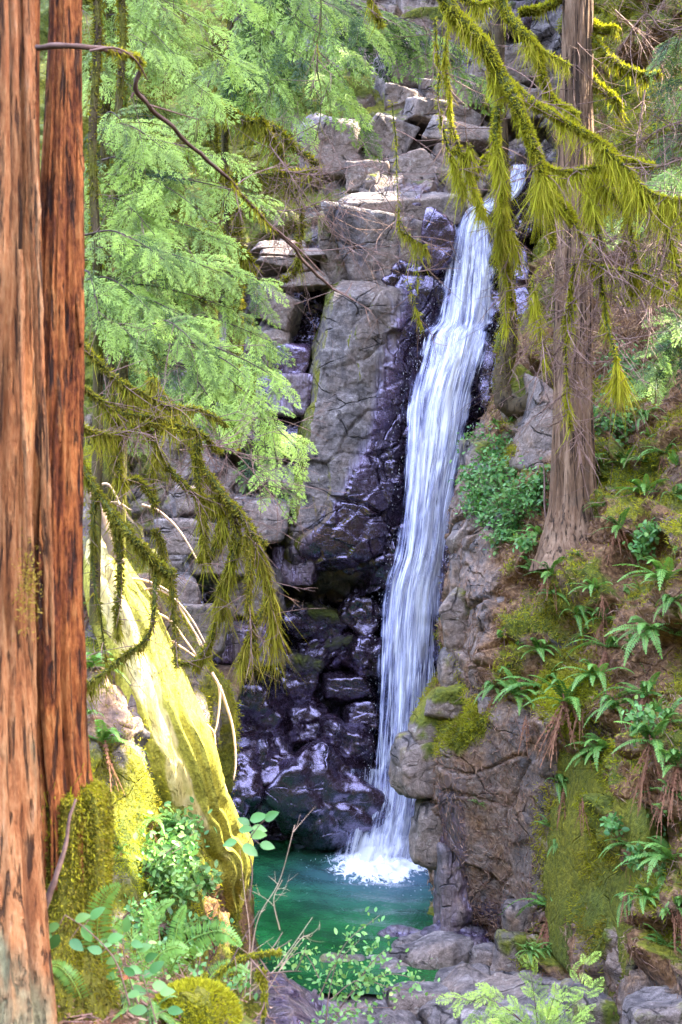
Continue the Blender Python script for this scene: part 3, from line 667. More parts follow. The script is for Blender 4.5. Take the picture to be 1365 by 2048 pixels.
def water_plane():
    nx, ny = 160, 130
    X, Yy = np.meshgrid(np.linspace(-6.2, 4.6, nx), np.linspace(0, 1, ny)); Yy = 21.0 + 1.6 * sst(1.2, 2.4, X) + (31.2 - 21.0 - 1.6 * sst(1.2, 2.4, X)) * Yy
    hit = np.array([.95, 29.6]); r = np.hypot(X - hit[0], (Yy - hit[1]) * 1.0)
    Z = .045 * np.sin(r * 7.5 + fbm(np.stack([X, Yy, 0 * X], -1), 2, 5) * 2) * np.exp(-r / 3.4) + .035 * fbm(np.stack([X * 1.7, Yy * 1.2, 0 * X], -1), 3, 9)
    r2 = np.hypot((X - .78) * 1.12, (Yy - 28.75) * .72)
    foam = np.clip(1.25 * np.exp(-(r2 / 1.15) ** 2), 0, 1)
    blue = np.clip(np.exp(-(np.hypot(X - 1.2, (Yy - 28.2) * .85) / 1.9) ** 2), 0, 1)  # bluish sky reflection near the falls, painted into the water colour
    Z = Z + .12 * foam ** 2 * (1 + fbm(np.stack([X * 5, Yy * 5, 0 * X], -1), 3, 8))
    m = MB(); m.add(np.stack([X, Yy, Z], -1), grid_quads(ny, nx), c=np.stack([foam, blue, 0 * X, 0 * X + 1], -1).reshape(-1, 4))
    return m.build('water', mat_pool())
tag(water_plane(), kind='structure')

def mat_fall():
    t = NT('falling_water'); uv = t.n('ShaderNodeUVMap').outputs[0]
    _, R, G, B = t.attr()
    def streak(sx, sy, det, off):
        mp = t.n('ShaderNodeMapping'); t.set(mp.inputs[0], uv); mp.inputs[3].default_value = (sx, sy, 1); mp.inputs[1].default_value = (off, off * .37, 0)
        return t.noise(mp.outputs[0], 1.0, det, 0.62, 0.9 if sx < 30 else .4)
    s1 = streak(5, .42, 5, 0); s2 = streak(22, 1.1, 4, 4.1); s3 = streak(55, 2.6, 3, 9.7)
    f = t.math('ADD', t.math('MULTIPLY', s1, .55), t.math('ADD', t.math('MULTIPLY', s2, .25), t.math('MULTIPLY', s3, .2)))
    a = t.math('ADD', R, t.math('MULTIPLY', t.math('SUBTRACT', f, .5), 5.2))
    a = t.mapr(a, 0.0, 1.0)
    col = t.mix(a, (0.36, 0.40, 0.86), (0.97, 0.97, 1.0))
    d = t.n('ShaderNodeBsdfPrincipled'); t.set(d.inputs['Base Color'], col); d.inputs['Roughness'].default_value = .35
    tr = t.n('ShaderNodeBsdfTranslucent'); t.set(tr.inputs[0], col)
    mx = t.n('ShaderNodeMixShader'); mx.inputs[0].default_value = .2
    t.t.links.new(d.outputs[0], mx.inputs[1]); t.t.links.new(tr.outputs[0], mx.inputs[2])
    tp = t.n('ShaderNodeBsdfTransparent'); m2 = t.n('ShaderNodeMixShader')
    t.set(m2.inputs[0], t.math('MULTIPLY', a, G)); t.t.links.new(tp.outputs[0], m2.inputs[1]); t.t.links.new(mx.outputs[0], m2.inputs[2])
    return t.done(m2.outputs[0])
M_FALL = mat_fall()
FALL_ROWS = [(330, 1020, 1058, 33.2), (380, 996, 1050, 32.6), (410, 940, 1020, 32.0), (432, 915, 985, 31.4), (500, 893, 990, 31.0), (565, 876, 995, 30.8), (640, 862, 992, 30.6),
             (668, 838, 990, 30.3), (720, 825, 978, 30.05), (800, 806, 955, 29.9), (900, 800, 936, 29.75), (1000, 794, 915, 29.65), (1100, 784, 902, 29.6), (1180, 762, 890, 29.6),
             (1300, 752, 882, 29.55), (1400, 747, 876, 29.5), (1500, 740, 868, 29.45), (1560, 736, 866, 29.4), (1620, 730, 858, 29.3), (1680, 716, 850, 29.2), (1724, 704, 846, 29.0)]
def fall_at(u, v, dy=0.0):
    """point of the falling sheet; u 0..1 across, v 0..1 down"""
    R = np.array(FALL_ROWS, float); x = np.interp(v, np.linspace(0, 1, 400), catmull(R[:, 1], 400)); 
    S = catmull(R, 500); g = np.linspace(0, 1, 500)
    py, l, r, Y = [np.interp(v, g, S[:, k]) for k in range(4)]
    Y = Y - .22 * np.sin(np.pi * np.clip(u, 0, 1)) + dy
    return np.stack([(l + (r - l) * u - 682.5) * K * Y, Y, CAMZ + (1024 - py) * K * Y], -1)
def fall_density(u, v):
    core = np.exp(-((u - (.62 - .12 * v)) / .42) ** 2)
    c = np.clip(.20 + .48 * core + .25 * np.exp(-((v - .47) / .12) ** 2) * np.exp(-((u - .45) / .3) ** 2) + .22 * sst(.9, 1, v), 0, 1)
    c = c - .25 * np.exp(-((v - .78) / .12) ** 2) * (1 - .4 * core)
    rag = .09 * fbm(np.stack([v * 60, u * 2, 0 * u], -1).reshape(-1, 3), 4, 77).reshape(u.shape); e = sst(0, .16, u + rag) * sst(1, .86, u + rag)
    return c * e - (1 - e) * .5
def fall_sheet(m, dy, seed, u0=0., u1=1., v0=0., v1=1., gain=0., alpha=1.):
    nu, nv = 70, 420
    u, v = np.meshgrid(np.linspace(u0, u1, nu), np.linspace(v0, v1, nv))
    P = fall_at(u.ravel(), v.ravel(), dy)
    Q = np.stack([u.ravel() * 9, v.ravel() * 14, 0 * u.ravel() + seed], 1)
    clump = fbm(np.stack([u.ravel() * 7, v.ravel() * 26, 0 * u.ravel() + seed * 3], 1), 4, seed + 7)
    P[:, 1] += .12 * fbm(Q, 3, seed) - .05 * np.abs(fbm(Q * np.array([1, 3, 1]), 2, seed + 1))
    P[:, 0] += .05 * fbm(Q * .6, 2, seed + 2)
    dens = fall_density((u.ravel() - u0) / (u1 - u0) if u0 else u.ravel(), v.ravel()) + gain + .55 * clump
    m.add(P, grid_quads(nv, nu), c=np.stack([dens, np.full(dens.shape, alpha), 0 * dens, 0 * dens + 1], 1), uv=np.stack([u.ravel() * 3.2 + seed * .37, v.ravel() * 15 + seed], 1))
mf = MB()
fall_sheet(mf, 0., 1); fall_sheet(mf, .13, 5, gain=-.05); fall_sheet(mf, -.12, 9, gain=-.18); fall_sheet(mf, -.3, 13, u0=-.45, u1=1.1, v0=.83, v1=1., gain=-.06, alpha=.55)
FALL = mf.build('waterfall', M_FALL); tag(FALL, kind='structure')
# splash where the falls meet the pool
def splash(n, seed):
    r = np.random.default_rng(seed); m = MB(); a = r.uniform(0, 2 * np.pi, n); q = np.abs(r.normal(size=n)) * .55
    P = np.stack([1.0 + np.cos(a) * q * 1.1, 29.1 + np.sin(a) * q * .8, .02 + np.abs(r.normal(size=n)) * .22 * np.exp(-q)], 1); s = r.uniform(.006, .028, n)[:, None]
    d = r.normal(size=(n, 3)); d /= np.linalg.norm(d, axis=1, keepdims=True); e = np.cross(d, V(.3, .5, .8)); 
    v = np.stack([P - d * s, P + e * s * .6, P + d * s, P - e * s * .6], 1).reshape(-1, 3); m.add(v, np.arange(4 * n).reshape(-1, 4)); return m
# separate threads of falling water
def mat_thread():
    t = NT('water_threads')
    d = t.bsdf((0.93, 0.94, 1.0), .3)
    tr = t.n('ShaderNodeBsdfTranslucent'); tr.inputs[0].default_value = (.93, .94, 1, 1)
    mx = t.n('ShaderNodeMixShader'); mx.inputs[0].default_value = .4
    t.t.links.new(d, mx.inputs[1]); t.t.links.new(tr.outputs[0], mx.inputs[2]); return t.done(mx.outputs[0])
def threads(n, seed):
    r = np.random.default_rng(seed); m = MB()
    v0 = r.uniform(.0, .97, n); u = r.normal(.55 - .1 * v0, .2, n); u = np.where((u < .06) | (u > .94), r.uniform(.25, .8, n), u)
    L = r.uniform(.006, .035, n) * (1 - .4 * (v0 < .3)); w = r.uniform(.002, .010, n); dy = r.uniform(-.3, .02, n)
    k = 5; t = np.linspace(0, 1, k)
    uu = u[:, None] + 0 * t; vv = np.clip(v0[:, None] + L[:, None] * t, 0, 1)
    P = fall_at(uu.ravel(), vv.ravel(), np.repeat(dy, k)).reshape(n, k, 3)
    P[:, :, 0] += (.04 * fbm(P.reshape(-1, 3) * .9, 2, 3)).reshape(n, k)
    ww = w[:, None] * np.sin(np.pi * (t * .9 + .05))
    A = P.copy(); B = P.copy(); A[:, :, 0] -= ww; B[:, :, 0] += ww
    base = np.arange(n)[:, None] * (2 * k) + np.arange(k - 1)[None, :]
    q = np.stack([base, base + 1, base + k + 1, base + k], -1).reshape(-1, 4)
    m.add(np.concatenate([A, B], 1), q); return m
M_THREAD = mat_thread(); threads(600, 5).build('water_threads', M_THREAD, FALL)
splash(2600, 6).build('splash', M_THREAD, FALL)
def droplets(n, seed):
    r = np.random.default_rng(seed); m = MB(); v = r.uniform(.12, .97, n); e = r.integers(0, 2, n)
    u = np.where(e == 0, -np.abs(r.normal(size=n)) * .07 + .05, .95 + np.abs(r.normal(size=n)) * .07); k = r.uniform(size=n) < .45; u = np.where(k, r.uniform(.05, .95, n), u)
    v = np.where(k, np.choose(r.integers(0, 3, n), [.245, .40, .62]) + r.normal(size=n) * .02, v)
    P = fall_at(u, np.clip(v, 0, 1), r.uniform(-.4, .05, n)) + r.normal(size=(n, 3)) * .05; s = r.uniform(.003, .010, n)[:, None]; x = np.tile(V(1, 0, 0), (n, 1)); z = np.tile(V(.05, 0, 1), (n, 1))
    vv = np.stack([P - x * s * .7, P - z * s * 2.4, P + x * s * .7, P + z * s * 1.6], 1).reshape(-1, 3); m.add(vv, np.arange(4 * n).reshape(-1, 4)); return m
droplets(1300, 8).build('spray', M_THREAD, FALL)
# ================================================================== PLANT TOOLS
def unit(a):
    a = np.asarray(a, float); return a / (np.linalg.norm(a, axis=-1, keepdims=True) + 1e-9)
def curve(pts, n):
    return catmull(np.array([at(*p) for p in pts]), n, 0)
def clen(P): return np.linalg.norm(np.diff(P, axis=0), axis=1).sum()

def tube(m, P, R, sides=6, c=(.5, 0, 0, 1), rough=0., seed=0):
    P = np.asarray(P, float); n = len(P); R = np.broadcast_to(np.asarray(R, float), (n,)).copy()
    T = unit(np.gradient(P, axis=0)); ref = V(.31, .87, .39)
    A = unit(np.cross(T, ref)); B = np.cross(T, A)
    th = np.arange(sides) / sides * 2 * np.pi
    ring = np.cos(th)[None, :, None] * A[:, None] + np.sin(th)[None, :, None] * B[:, None]
    r = R[:, None] * np.ones(sides)
    W = P[:, None] + ring * r[..., None]
    if rough:
        d = fbm(W.reshape(-1, 3) * (1.1 / max(R.mean(), .01)) + seed, 3, 7).reshape(n, sides)
        W = P[:, None] + ring * (r * (1 + rough * d))[..., None]
    i = np.arange((n - 1) * sides); a = i // sides; b = i % sides; b2 = (b + 1) % sides
    q = np.stack([a * sides + b, a * sides + b2, (a + 1) * sides + b2, (a + 1) * sides + b], 1)
    v = np.concatenate([W.reshape(-1, 3), P[-1:] + T[-1:] * R[-1]])
    e = (n - 1) * sides; t = np.stack([e + np.arange(sides), e + (np.arange(sides) + 1) % sides, np.full(sides, n * sides)], 1)
    m.add(v, q, t, c=c)

def blades(m, root, d, side, L, W, col, droop=0.):
    """flat pointed leaves: root, two shoulders, tip"""
    L = np.asarray(L)[:, None]; W = np.asarray(W)[:, None]
    mid = root + d * L * .45; tip = root + d * L - V(0, 0, 1) * droop * L
    v = np.stack([root, mid + side * W, tip, mid - side * W], 1).reshape(-1, 3)
    q = np.arange(len(root) * 4).reshape(-1, 4)
    m.add(v, q, c=np.repeat(np.asarray(col), 4, 0))

def hangs(m, root, L, W, r, c0=.2, c1=.9, brown=.1, lean=.30):
    """hanging strips of moss, tapering to a point"""
    n = len(root); ang = r.uniform(0, 2 * np.pi, n); s = np.stack([np.cos(ang), np.sin(ang), 0 * ang], 1)
    off = r.normal(size=(n, 3)) * lean; off[:, 2] = -1; off = unit(off); off2 = unit(off + r.normal(size=(n, 3)) * V(.2, .2, 0))
    L = L[:, None]; W = W[:, None]
    p1 = root + off * L * .5; p2 = p1 + off2 * L * .5
    v = np.stack([root - s * W, root + s * W, p1 + s * W * .75, p1 - s * W * .75, p2 + s * W * .12, p2 - s * W * .12], 1)
    b = np.arange(n)[:, None] * 6
    q = np.concatenate([b + np.array([0, 1, 2, 3]), b + np.array([3, 2, 4, 5])])
    cr = r.uniform(c0, c1, n); cc = np.stack([cr, np.clip(r.normal(brown, .2, n), 0, 1), 0 * cr, 0 * cr + 1], 1)
    m.add(v.reshape(-1, 3), q, c=np.repeat(cc, 6, 0))

def moss_on(m, P, R, r, fuzz=900, hang=300, hl=(.08, .4), w=.012, c0=.25, c1=1., brown=.08, fl=.042):
    """fur of moss on a limb along curve P with radius R, and ragged curtains below it"""
    n = len(P); R = np.broadcast_to(R, (n,)); T = unit(np.gradient(P, axis=0))
    A = unit(np.cross(T, V(.31, .87, .39))); B = np.cross(T, A)
    if fuzz:
        k = r.integers(0, n, fuzz); th = r.uniform(0, 2 * np.pi, fuzz)
        d = np.cos(th)[:, None] * A[k] + np.sin(th)[:, None] * B[k]
        root = P[k] + d * R[k][:, None] * .8 + T[k] * r.uniform(-.5, .5, fuzz)[:, None] * clen(P) / n
        dd = unit(d + r.normal(size=(fuzz, 3)) * .5 + V(0, 0, -.5)); s = unit(np.cross(dd, r.normal(size=(fuzz, 3))))
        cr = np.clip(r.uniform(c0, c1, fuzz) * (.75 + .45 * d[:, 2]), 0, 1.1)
        blades(m, root, dd, s, r.uniform(.4, 1.3, fuzz) * fl, r.uniform(.5, 1.2, fuzz) * w * .8, np.stack([cr, np.clip(r.normal(brown, .15, fuzz), 0, 1), 0 * cr, 0 * cr + 1], 1))
    if hang:
        hang = int(hang * 1.5)
        # curtains gather in clumps along the limb
        dens = np.clip(fbm(P * 4.0 + r.uniform(0, 50), 3, 3) + .22, .015, 1) ** 2.2; dens /= dens.sum()
        k = r.choice(n, hang, p=dens)
        root = P[k] + r.normal(size=(hang, 3)) * R[k][:, None] * .6 + T[k] * r.uniform(-.5, .5, hang)[:, None] * clen(P) / n
        big = .35 + .65 * np.clip(.5 + fbm(P[k] * 2.3 + 5, 2, 9), 0, 1)
        L = (hl[0] + (hl[1] - hl[0]) * r.beta(1.2, 2.2, hang)) * big
        hangs(m, root, L * r.uniform(.3, 1.15, hang), r.uniform(.25, 1.1, hang) * w * .75, r, c0 * .9, c1, brown)

def limb(mw, mm, pts, r0, r1, r, **kw):
    L0 = clen(np.array([at(*p) for p in pts])); n = max(8, int(L0 / .05))
    P = curve(pts, n)
    P = P + np.stack([fbm(P * 2.5 + r.uniform(0, 90), 3, 5), fbm(P * 2.5 + 31, 3, 6), fbm(P * 2.5 + 63, 3, 8)], 1) * .05 * min(1, L0)
    R = np.linspace(r0, r1, n)
    tube(mw, P, R, 7, (kw.pop('wm', .8), 0, 0, 1), .35, r.uniform(0, 50))
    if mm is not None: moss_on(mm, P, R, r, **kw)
    return P, R

def twigs(m, P, r, n, L=.5, rad=.004, down=.3, spread=1., c=.5, kids=2, start=.1):
    """bare side twigs off a limb, each forking again"""
    N = len(P); T = unit(np.gradient(P, axis=0))
    for i in range(n):
        k = int(r.uniform(start, 1) * (N - 1)); d = unit(T[k] * .6 + r.normal(size=3) * spread * V(1, .7, 1) + V(0, 0, -down))
        l = L * r.uniform(.4, 1.2); t = np.linspace(0, 1, 6)[:, None]
        b = r.normal(size=3) * .25; Q = P[k] + d * l * t + (b + V(0, 0, -.25 * down)) * l * t ** 2
        tube(m, Q, np.linspace(rad, rad * .35, 6), 3, (np.clip(c + r.normal() * .2, 0, 1), 0, 0, 1))
        for j in range(kids):
            kk = r.integers(1, 5); d2 = unit(d + r.normal(size=3) * .7 + V(0, 0, -down * .5)); l2 = l * r.uniform(.25, .6); t2 = np.linspace(0, 1, 4)[:, None]
            tube(m, Q[kk] + d2 * l2 * t2 + r.normal(size=3) * .15 * l2 * t2 ** 2, np.linspace(rad * .7, rad * .3, 4), 3, (np.clip(c + r.normal() * .2, 0, 1), 0, 0, 1))

# ---- flat conifer spray, axis along +x, lying in xy
def spray_template(seed, nb=15, wid=.42):
    r = np.random.default_rng(seed); roots = []; dirs = []; sides = []; Ls = []; Ws = []; col = []
    up = V(0, 0, 1)
    def put(p, d, l, w, c):
        roots.append(p); dirs.append(d); sides.append(np.cross(up, d)); Ls.append(l); Ws.append(w); col.append(c)
    for i in range(nb):
        for sg in (-1, 1):
            t = (i + .5 + .25 * sg + r.uniform(-.2, .2)) / nb
            base = V(t, 0, -.16 * t * t)
            bl = wid * (np.sin(np.pi * (.12 + .86 * t)) ** .8) * r.uniform(.75, 1.15) * (1.05 - .35 * t)
            a = math.radians(r.uniform(40, 58)); bd = V(math.cos(a), sg * math.sin(a), -.12)
            bd = bd / np.linalg.norm(bd)
            k = max(2, int(bl / .072))
            for j in range(k):
                s = (j + .5) / k; p = base + bd * bl * s + V(0, 0, -.10 * s * s * bl)
                for s2 in (-1, 1):
                    a2 = math.radians(r.uniform(20, 36)) * s2
                    d = V(bd[0] * math.cos(a2) - bd[1] * math.sin(a2), bd[0] * math.sin(a2) + bd[1] * math.cos(a2), -.15)
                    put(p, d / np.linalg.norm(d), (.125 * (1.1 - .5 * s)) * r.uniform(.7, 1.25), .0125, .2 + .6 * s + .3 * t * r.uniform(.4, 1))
            put(base + bd * bl * .5, bd, bl * .6, .012, .75)
    put(V(0, 0, 0), V(1, 0, -.08), 1., .008, .2)
    roots, dirs, sides = np.array(roots), np.array(dirs), np.array(sides); Ls, Ws = np.array(Ls), np.array(Ws)
    mid = roots + dirs * (Ls * .45)[:, None]; tip = roots + dirs * Ls[:, None]
    v = np.stack([roots, mid + sides * Ws[:, None], tip, mid - sides * Ws[:, None]], 1).reshape(-1, 3)
    v[:, 2] += r.normal(size=len(v)) * .006
    return v, np.arange(len(v)).reshape(-1, 4), np.repeat(np.array(col), 4)
SPRAYS = [spray_template(s, nb, w) for s, nb, w in ((1, 10, .40), (2, 11, .32), (3, 9, .46), (4, 12, .36))]
SPRAYS_LO = [spray_template(s, nb, w) for s, nb, w in ((11, 9, .40), (12, 8, .46))]

def put_spray(m, p, x, nrm, L, r, bright=.5, yellow=.0, lo=False):
    T = (SPRAYS_LO if lo else SPRAYS)[r.integers(0, 2 if lo else 4)]
    x = unit(x); z = unit(nrm - x * (nrm @ x)); y = np.cross(z, x)
    v = T[0].copy(); v[:, 2] -= r.uniform(.0, .22) * v[:, 0] ** 2; v[:, 1] *= r.uniform(.8, 1.15); v[:, 1] += r.normal() * .10 * v[:, 0] ** 2
    W = p + L * (v @ np.stack([x, y, z]))
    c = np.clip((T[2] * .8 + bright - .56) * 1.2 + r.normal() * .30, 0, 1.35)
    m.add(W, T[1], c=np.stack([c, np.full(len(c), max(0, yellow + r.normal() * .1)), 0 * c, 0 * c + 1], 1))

def bough(mw, mf, pts, n, L, r, bright=.5, yellow=0., rad=.015, droop=.35, lo=False, start=.12, thick=2):
    P = curve(pts, 40); T = unit(np.gradient(P, axis=0)); tl = clen(P)
    if mw is not None: tube(mw, P, np.linspace(rad, rad * .25, 40), 5, (.3, 0, 0, 1), .2)
    for i in range(n):
        t = start + (1 - start) * (i + r.uniform(0, 1)) / n; k = min(39, int(t * 39))
        nrm = unit(V(r.normal() * .30, -.62 + r.normal() * .25, .68)); sg = 1 if i % 2 else -1
        sd = np.cross(nrm, T[k]) * sg
        d = unit(T[k] * r.uniform(.45, .95) + sd * r.uniform(.5, .95) + V(0, 0, -droop) + r.normal(size=3) * .12)
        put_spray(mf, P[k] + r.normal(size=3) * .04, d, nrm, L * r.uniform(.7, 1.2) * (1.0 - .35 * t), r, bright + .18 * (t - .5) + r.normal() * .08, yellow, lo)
    nrm = unit(V(r.normal() * .2, -.6, .7))
    put_spray(mf, P[-2], unit(T[-1] + V(0, 0, -.2)), nrm, L * .75, r, bright + .12, yellow, lo)

# ---- sword fern
def frond(m, base, d, up, L, r, bright, pin=22, w=.10, curl=.75, dead=False, cut=4):
    d = unit(d); s = unit(np.cross(d, up)); t = np.linspace(0, 1, 12)
    P = base + L * (d * (t * (1 - .18 * curl * t))[:, None] + V(0, 0, -1) * (curl * .62 * t ** 2.2)[:, None] + s * (r.normal() * .08 * t ** 2)[:, None])
    T = unit(np.gradient(P, axis=0)); S = unit(np.cross(T, np.cross(s, T) * 1.0)); N = unit(np.cross(s, T))
    tt = np.repeat((np.arange(pin) + .6) / (pin + .2), 2); sg = np.tile([-1., 1.], pin)
    k = tt * 11; k0 = np.minimum(k.astype(int), 10); f = (k - k0)[:, None]
    root = P[k0] * (1 - f) + P[k0 + 1] * f; tan = unit(T[k0] * (1 - f) + T[k0 + 1] * f); nn = N[k0]
    pl = L * w * np.minimum(1, (tt / .16) ** .6) * (1 - tt) ** .55 * 1.25 * r.uniform(.88, 1.08, len(tt))
    dd = unit(s * sg[:, None] + tan * (.25 + .35 * tt)[:, None] - nn * .0 + V(0, 0, -.18) + (r.normal(size=(len(tt), 3)) * (.5 if dead else .06)))
    c = np.clip(bright + .25 * (tt - .5) + r.normal(size=len(tt)) * .08, 0, 1.2)
    cc = np.stack([c, np.clip(r.normal(.08, .1, len(tt)), 0, 1), 0 * c, 0 * c + 1], 1)
    blades(m, root, dd, tan, pl, np.full(len(tt), L * .5 / pin * .95), cc, .08)
    # midrib
    rw = L * .006; v = np.concatenate([P - s * rw, P + s * rw]); b = np.arange(11)
    m.add(v, np.stack([b, b + 1, b + 13, b + 12], 1), c=(.9, .4, 0, 1))

def fern_mesh(seed, n=9, nd=7, L=1., spread=1., down=0., bright=.5, pin=20):
    """fronds leave the crown outward on the open side of the slope and bend over; dead ones hang beneath"""
    r = np.random.default_rng(seed); a = MB(); b = MB()
    for i in range(n):
        th = -math.pi / 2 + r.uniform(-1.9, 1.9); el = r.uniform(.15, 1.15)
        d = V(math.cos(th) * math.cos(el), math.sin(th) * math.cos(el), math.sin(el) - down)
        frond(a, V(0, 0, 0) + r.normal(size=3) * .02, d, V(0, 0, 1), L * r.uniform(.7, 1.15), r, bright + r.normal() * .15, pin, .125, r.uniform(.5, 1.25))
    for i in range(nd):
        th = -math.pi / 2 + r.uniform(-1.1, 1.1)
        d = unit(V(math.cos(th) * .55, math.sin(th) * .45, -.75))
        frond(b, V(0, 0, -.02) + r.normal(size=3) * .05, d, V(0, 0, 1), L * r.uniform(.55, .95), r, r.uniform(.1, .9), 13, .055, r.uniform(.2, .6), True)
    return a, b

# ---- little broad leaves on stems
def leaf_cloud(m, pts, r, size, c0=.2, c1=1., yellow=.1, up=.5):
    n = len(pts); nn = unit(r.normal(size=(n, 3)) * .6 + V(0, -.5, up)); d = unit(np.cross(nn, r.normal(size=(n, 3))) + V(0, 0, -.2)); s = np.cross(nn, d)
    L = size * r.uniform(.6, 1.3, n); W = L * r.uniform(.26, .36, n); L = L[:, None]; W = W[:, None]
    fold = nn * L * .06
    v = np.stack([pts, pts + d * L * .3 + s * W * .85 + fold, pts + d * L * .68 + s * W * .75 + fold, pts + d * L, pts + d * L * .68 - s * W * .75 + fold, pts + d * L * .3 - s * W * .85 + fold], 1).reshape(-1, 3)
    b = np.arange(n)[:, None] * 6; q = np.concatenate([b + np.array([0, 1, 2, 3]), b + np.array([0, 3, 4, 5])])
    cr = r.uniform(c0, c1, n); cc = np.stack([cr, np.clip(r.normal(yellow, .15, n), 0, 1), 0 * cr, 0 * cr + 1], 1)
    m.add(v, q, c=np.repeat(cc, 6, 0))

def trunk_mesh(pts, n, sides, r, flute=.12, grooves=5., seed=0, moss=0., fl=.0, hollow=.3, mossf=None):
    """standing trunk: pts (px,py,Y,radius); long ridges of bark or split wood run up it"""
    A = np.array([list(at(p[0], p[1], p[2])) + [p[3]] for p in pts]); A = catmull(A, n, 0); P = A[:, :3]; R = A[:, 3]
    th = np.arange(sides) / sides * 2 * np.pi
    T = unit(np.gradient(P, axis=0)); X = unit(np.cross(V(0, 1, 0), T)); X = np.where(X[:, :1] < 0, -X, X); Yv = np.cross(T, X)
    ring = np.cos(th)[None, :, None] * X[:, None] + np.sin(th)[None, :, None] * Yv[:, None]
    z = P[:, 2][:, None] + 0 * th[None]
    q = np.stack([np.cos(th)[None] * grooves + 0 * z, np.sin(th)[None] * grooves + 0 * z, z * .55], -1).reshape(-1, 3)
    rd = 1 - np.abs(fbm(q + seed, 4, seed)) * 2.2; q2 = q * np.array([3, 3, 2.2]); f2 = fbm(q2 + seed, 3, seed + 5)
    d = (flute * (rd - .5) + flute * .35 * f2).reshape(n, sides)
    W = P[:, None] + ring * (R[:, None] * (1 + d))[..., None]
    i = np.arange((n - 1) * sides); a = i // sides; b = i % sides; b2 = (b + 1) % sides
    qd = np.stack([a * sides + b, a * sides + b2, (a + 1) * sides + b2, (a + 1) * sides + b], 1)
    mo = np.full(n * sides, moss) if mossf is None else mossf(W.reshape(-1, 3))
    c = np.stack([mo, np.clip(-(rd - .12) * hollow * 2, 0, 1), np.zeros(n * sides), np.ones(n * sides)], 1)
    m = MB(); m.add(W.reshape(-1, 3), qd, c=c); return m
# ================================================================== NEAR LEFT: RED CEDARS
R = np.random.default_rng
cedar = tag(empty('cedar_tree', at(0, 1990, 5.2)), 'pale weathered cedar trunk cut by the left edge of the picture', 'tree')
def child(o, par):
    o.parent = par; o.matrix_parent_inverse = par.matrix_basis.inverted(); return o
child(trunk_mesh([(-22, -120, 5.3, .132), (-20, 300, 5.3, .148), (-22, 700, 5.3, .155), (-25, 1100, 5.3, .158), (-18, 1500, 5.25, .158), (-14, 1750, 5.2, .17), (-12, 1950, 5.15, .20), (-14, 2120, 5.1, .24), (-14, 2300, 5.1, .27)],
    420, 150, None, .2, 4.6, 3, .1, hollow=.6, mossf=lambda W: np.clip(.05 + .52 * sst(6.5, 5.2, W[:, 2] + .5 * fbm(W * np.array([8, 8, .8]), 3, 6)) + .4 * sst(.1, .5, fbm(W * np.array([9, 9, 1.2]), 3, 4)), 0, 1)).build('trunk', M_CEDARPALE), cedar)
mx = MB()
rr = R(31)
for x0, x1, y0, y1, rad, YY in ((52, 96, -60, 1290, .016, 5.25), (70, 110, 240, 1400, .011, 5.2), (40, 66, 500, 1340, .013, 5.15), (60, 62, -60, 420, .02, 5.4)):
    P = curve([(x0, y0, YY), (x0 + (x1 - x0) * .3, y0 + (y1 - y0) * .35, YY - .02), (x0 + (x1 - x0) * .75, y0 + (y1 - y0) * .7, YY - .02), (x1, y1, YY + .05)], 90)
    P[:, 0] += .008 * fbm(P * 6, 3, 3); tube(mx, P, np.interp(np.linspace(0, 1, 90), [0, .1, .8, 1], [rad * .8, rad, rad * .8, rad * .2]), 8, (.05, 0, 0, 1), .5, x0)
child(mx.build('bark_strip', M_CEDARPALE), cedar)
snag = tag(empty('cedar_snag', at(115, 1910, 5.7)), 'reddish brown rotten cedar trunk standing on a mossy stump', 'dead tree')
child(trunk_mesh([(134, -120, 5.9, .066), (131, 60, 5.9, .060), (124, 400, 5.85, .078), (118, 700, 5.8, .094), (104, 1000, 5.75, .118), (100, 1300, 5.7, .128), (108, 1500, 5.7, .122), (118, 1620, 5.7, .13), (120, 1760, 5.7, .14)],
    420, 150, None, .30, 3.4, 8, .0, hollow=1.3).build('trunk', M_CEDAR), snag)
child(trunk_mesh([(64, -120, 5.75, .034), (62, 300, 5.75, .036), (66, 800, 5.75, .05), (78, 1200, 5.72, .055), (96, 1600, 5.7, .05)], 260, 60, None, .3, 3, 12, 0, hollow=1.2).build('split_stem', M_CEDAR), snag)
mb = trunk_mesh([(138, 1560, 5.72, .02), (140, 1574, 5.72, .10), (142, 1600, 5.72, .145), (144, 1680, 5.72, .15), (140, 1790, 5.7, .155), (128, 1890, 5.66, .17), (120, 1980, 5.6, .21), (116, 2080, 5.6, .25)], 120, 110, None, .22, 2.2, 21, 1.)
base = child(mb.build('mossy_base', M_MOSSTRUNK), snag)
mm = MB(); Pb = curve([(140, 1580, 5.72), (144, 1680, 5.72), (140, 1790, 5.7), (126, 1900, 5.66), (118, 1950, 5.62)], 60)
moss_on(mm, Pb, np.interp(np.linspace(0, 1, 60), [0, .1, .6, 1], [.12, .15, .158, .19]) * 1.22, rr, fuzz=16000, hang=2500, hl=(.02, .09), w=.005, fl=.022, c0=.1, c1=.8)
Wv = mb.v[0]; kk = rr.integers(0, len(Wv), 26000); ax = catmull(np.array([at(140, 1575, 5.72), at(144, 1680, 5.72), at(128, 1890, 5.66), at(116, 2080, 5.6)]), 200, 0)
ci = np.clip(np.searchsorted(-ax[:, 2], -Wv[kk, 2]), 0, 199); rad_ = unit((Wv[kk] - ax[ci]) * V(1, 1, 0)); dd = unit(rad_ + rr.normal(size=(26000, 3)) * .5 + V(0, 0, -.35))
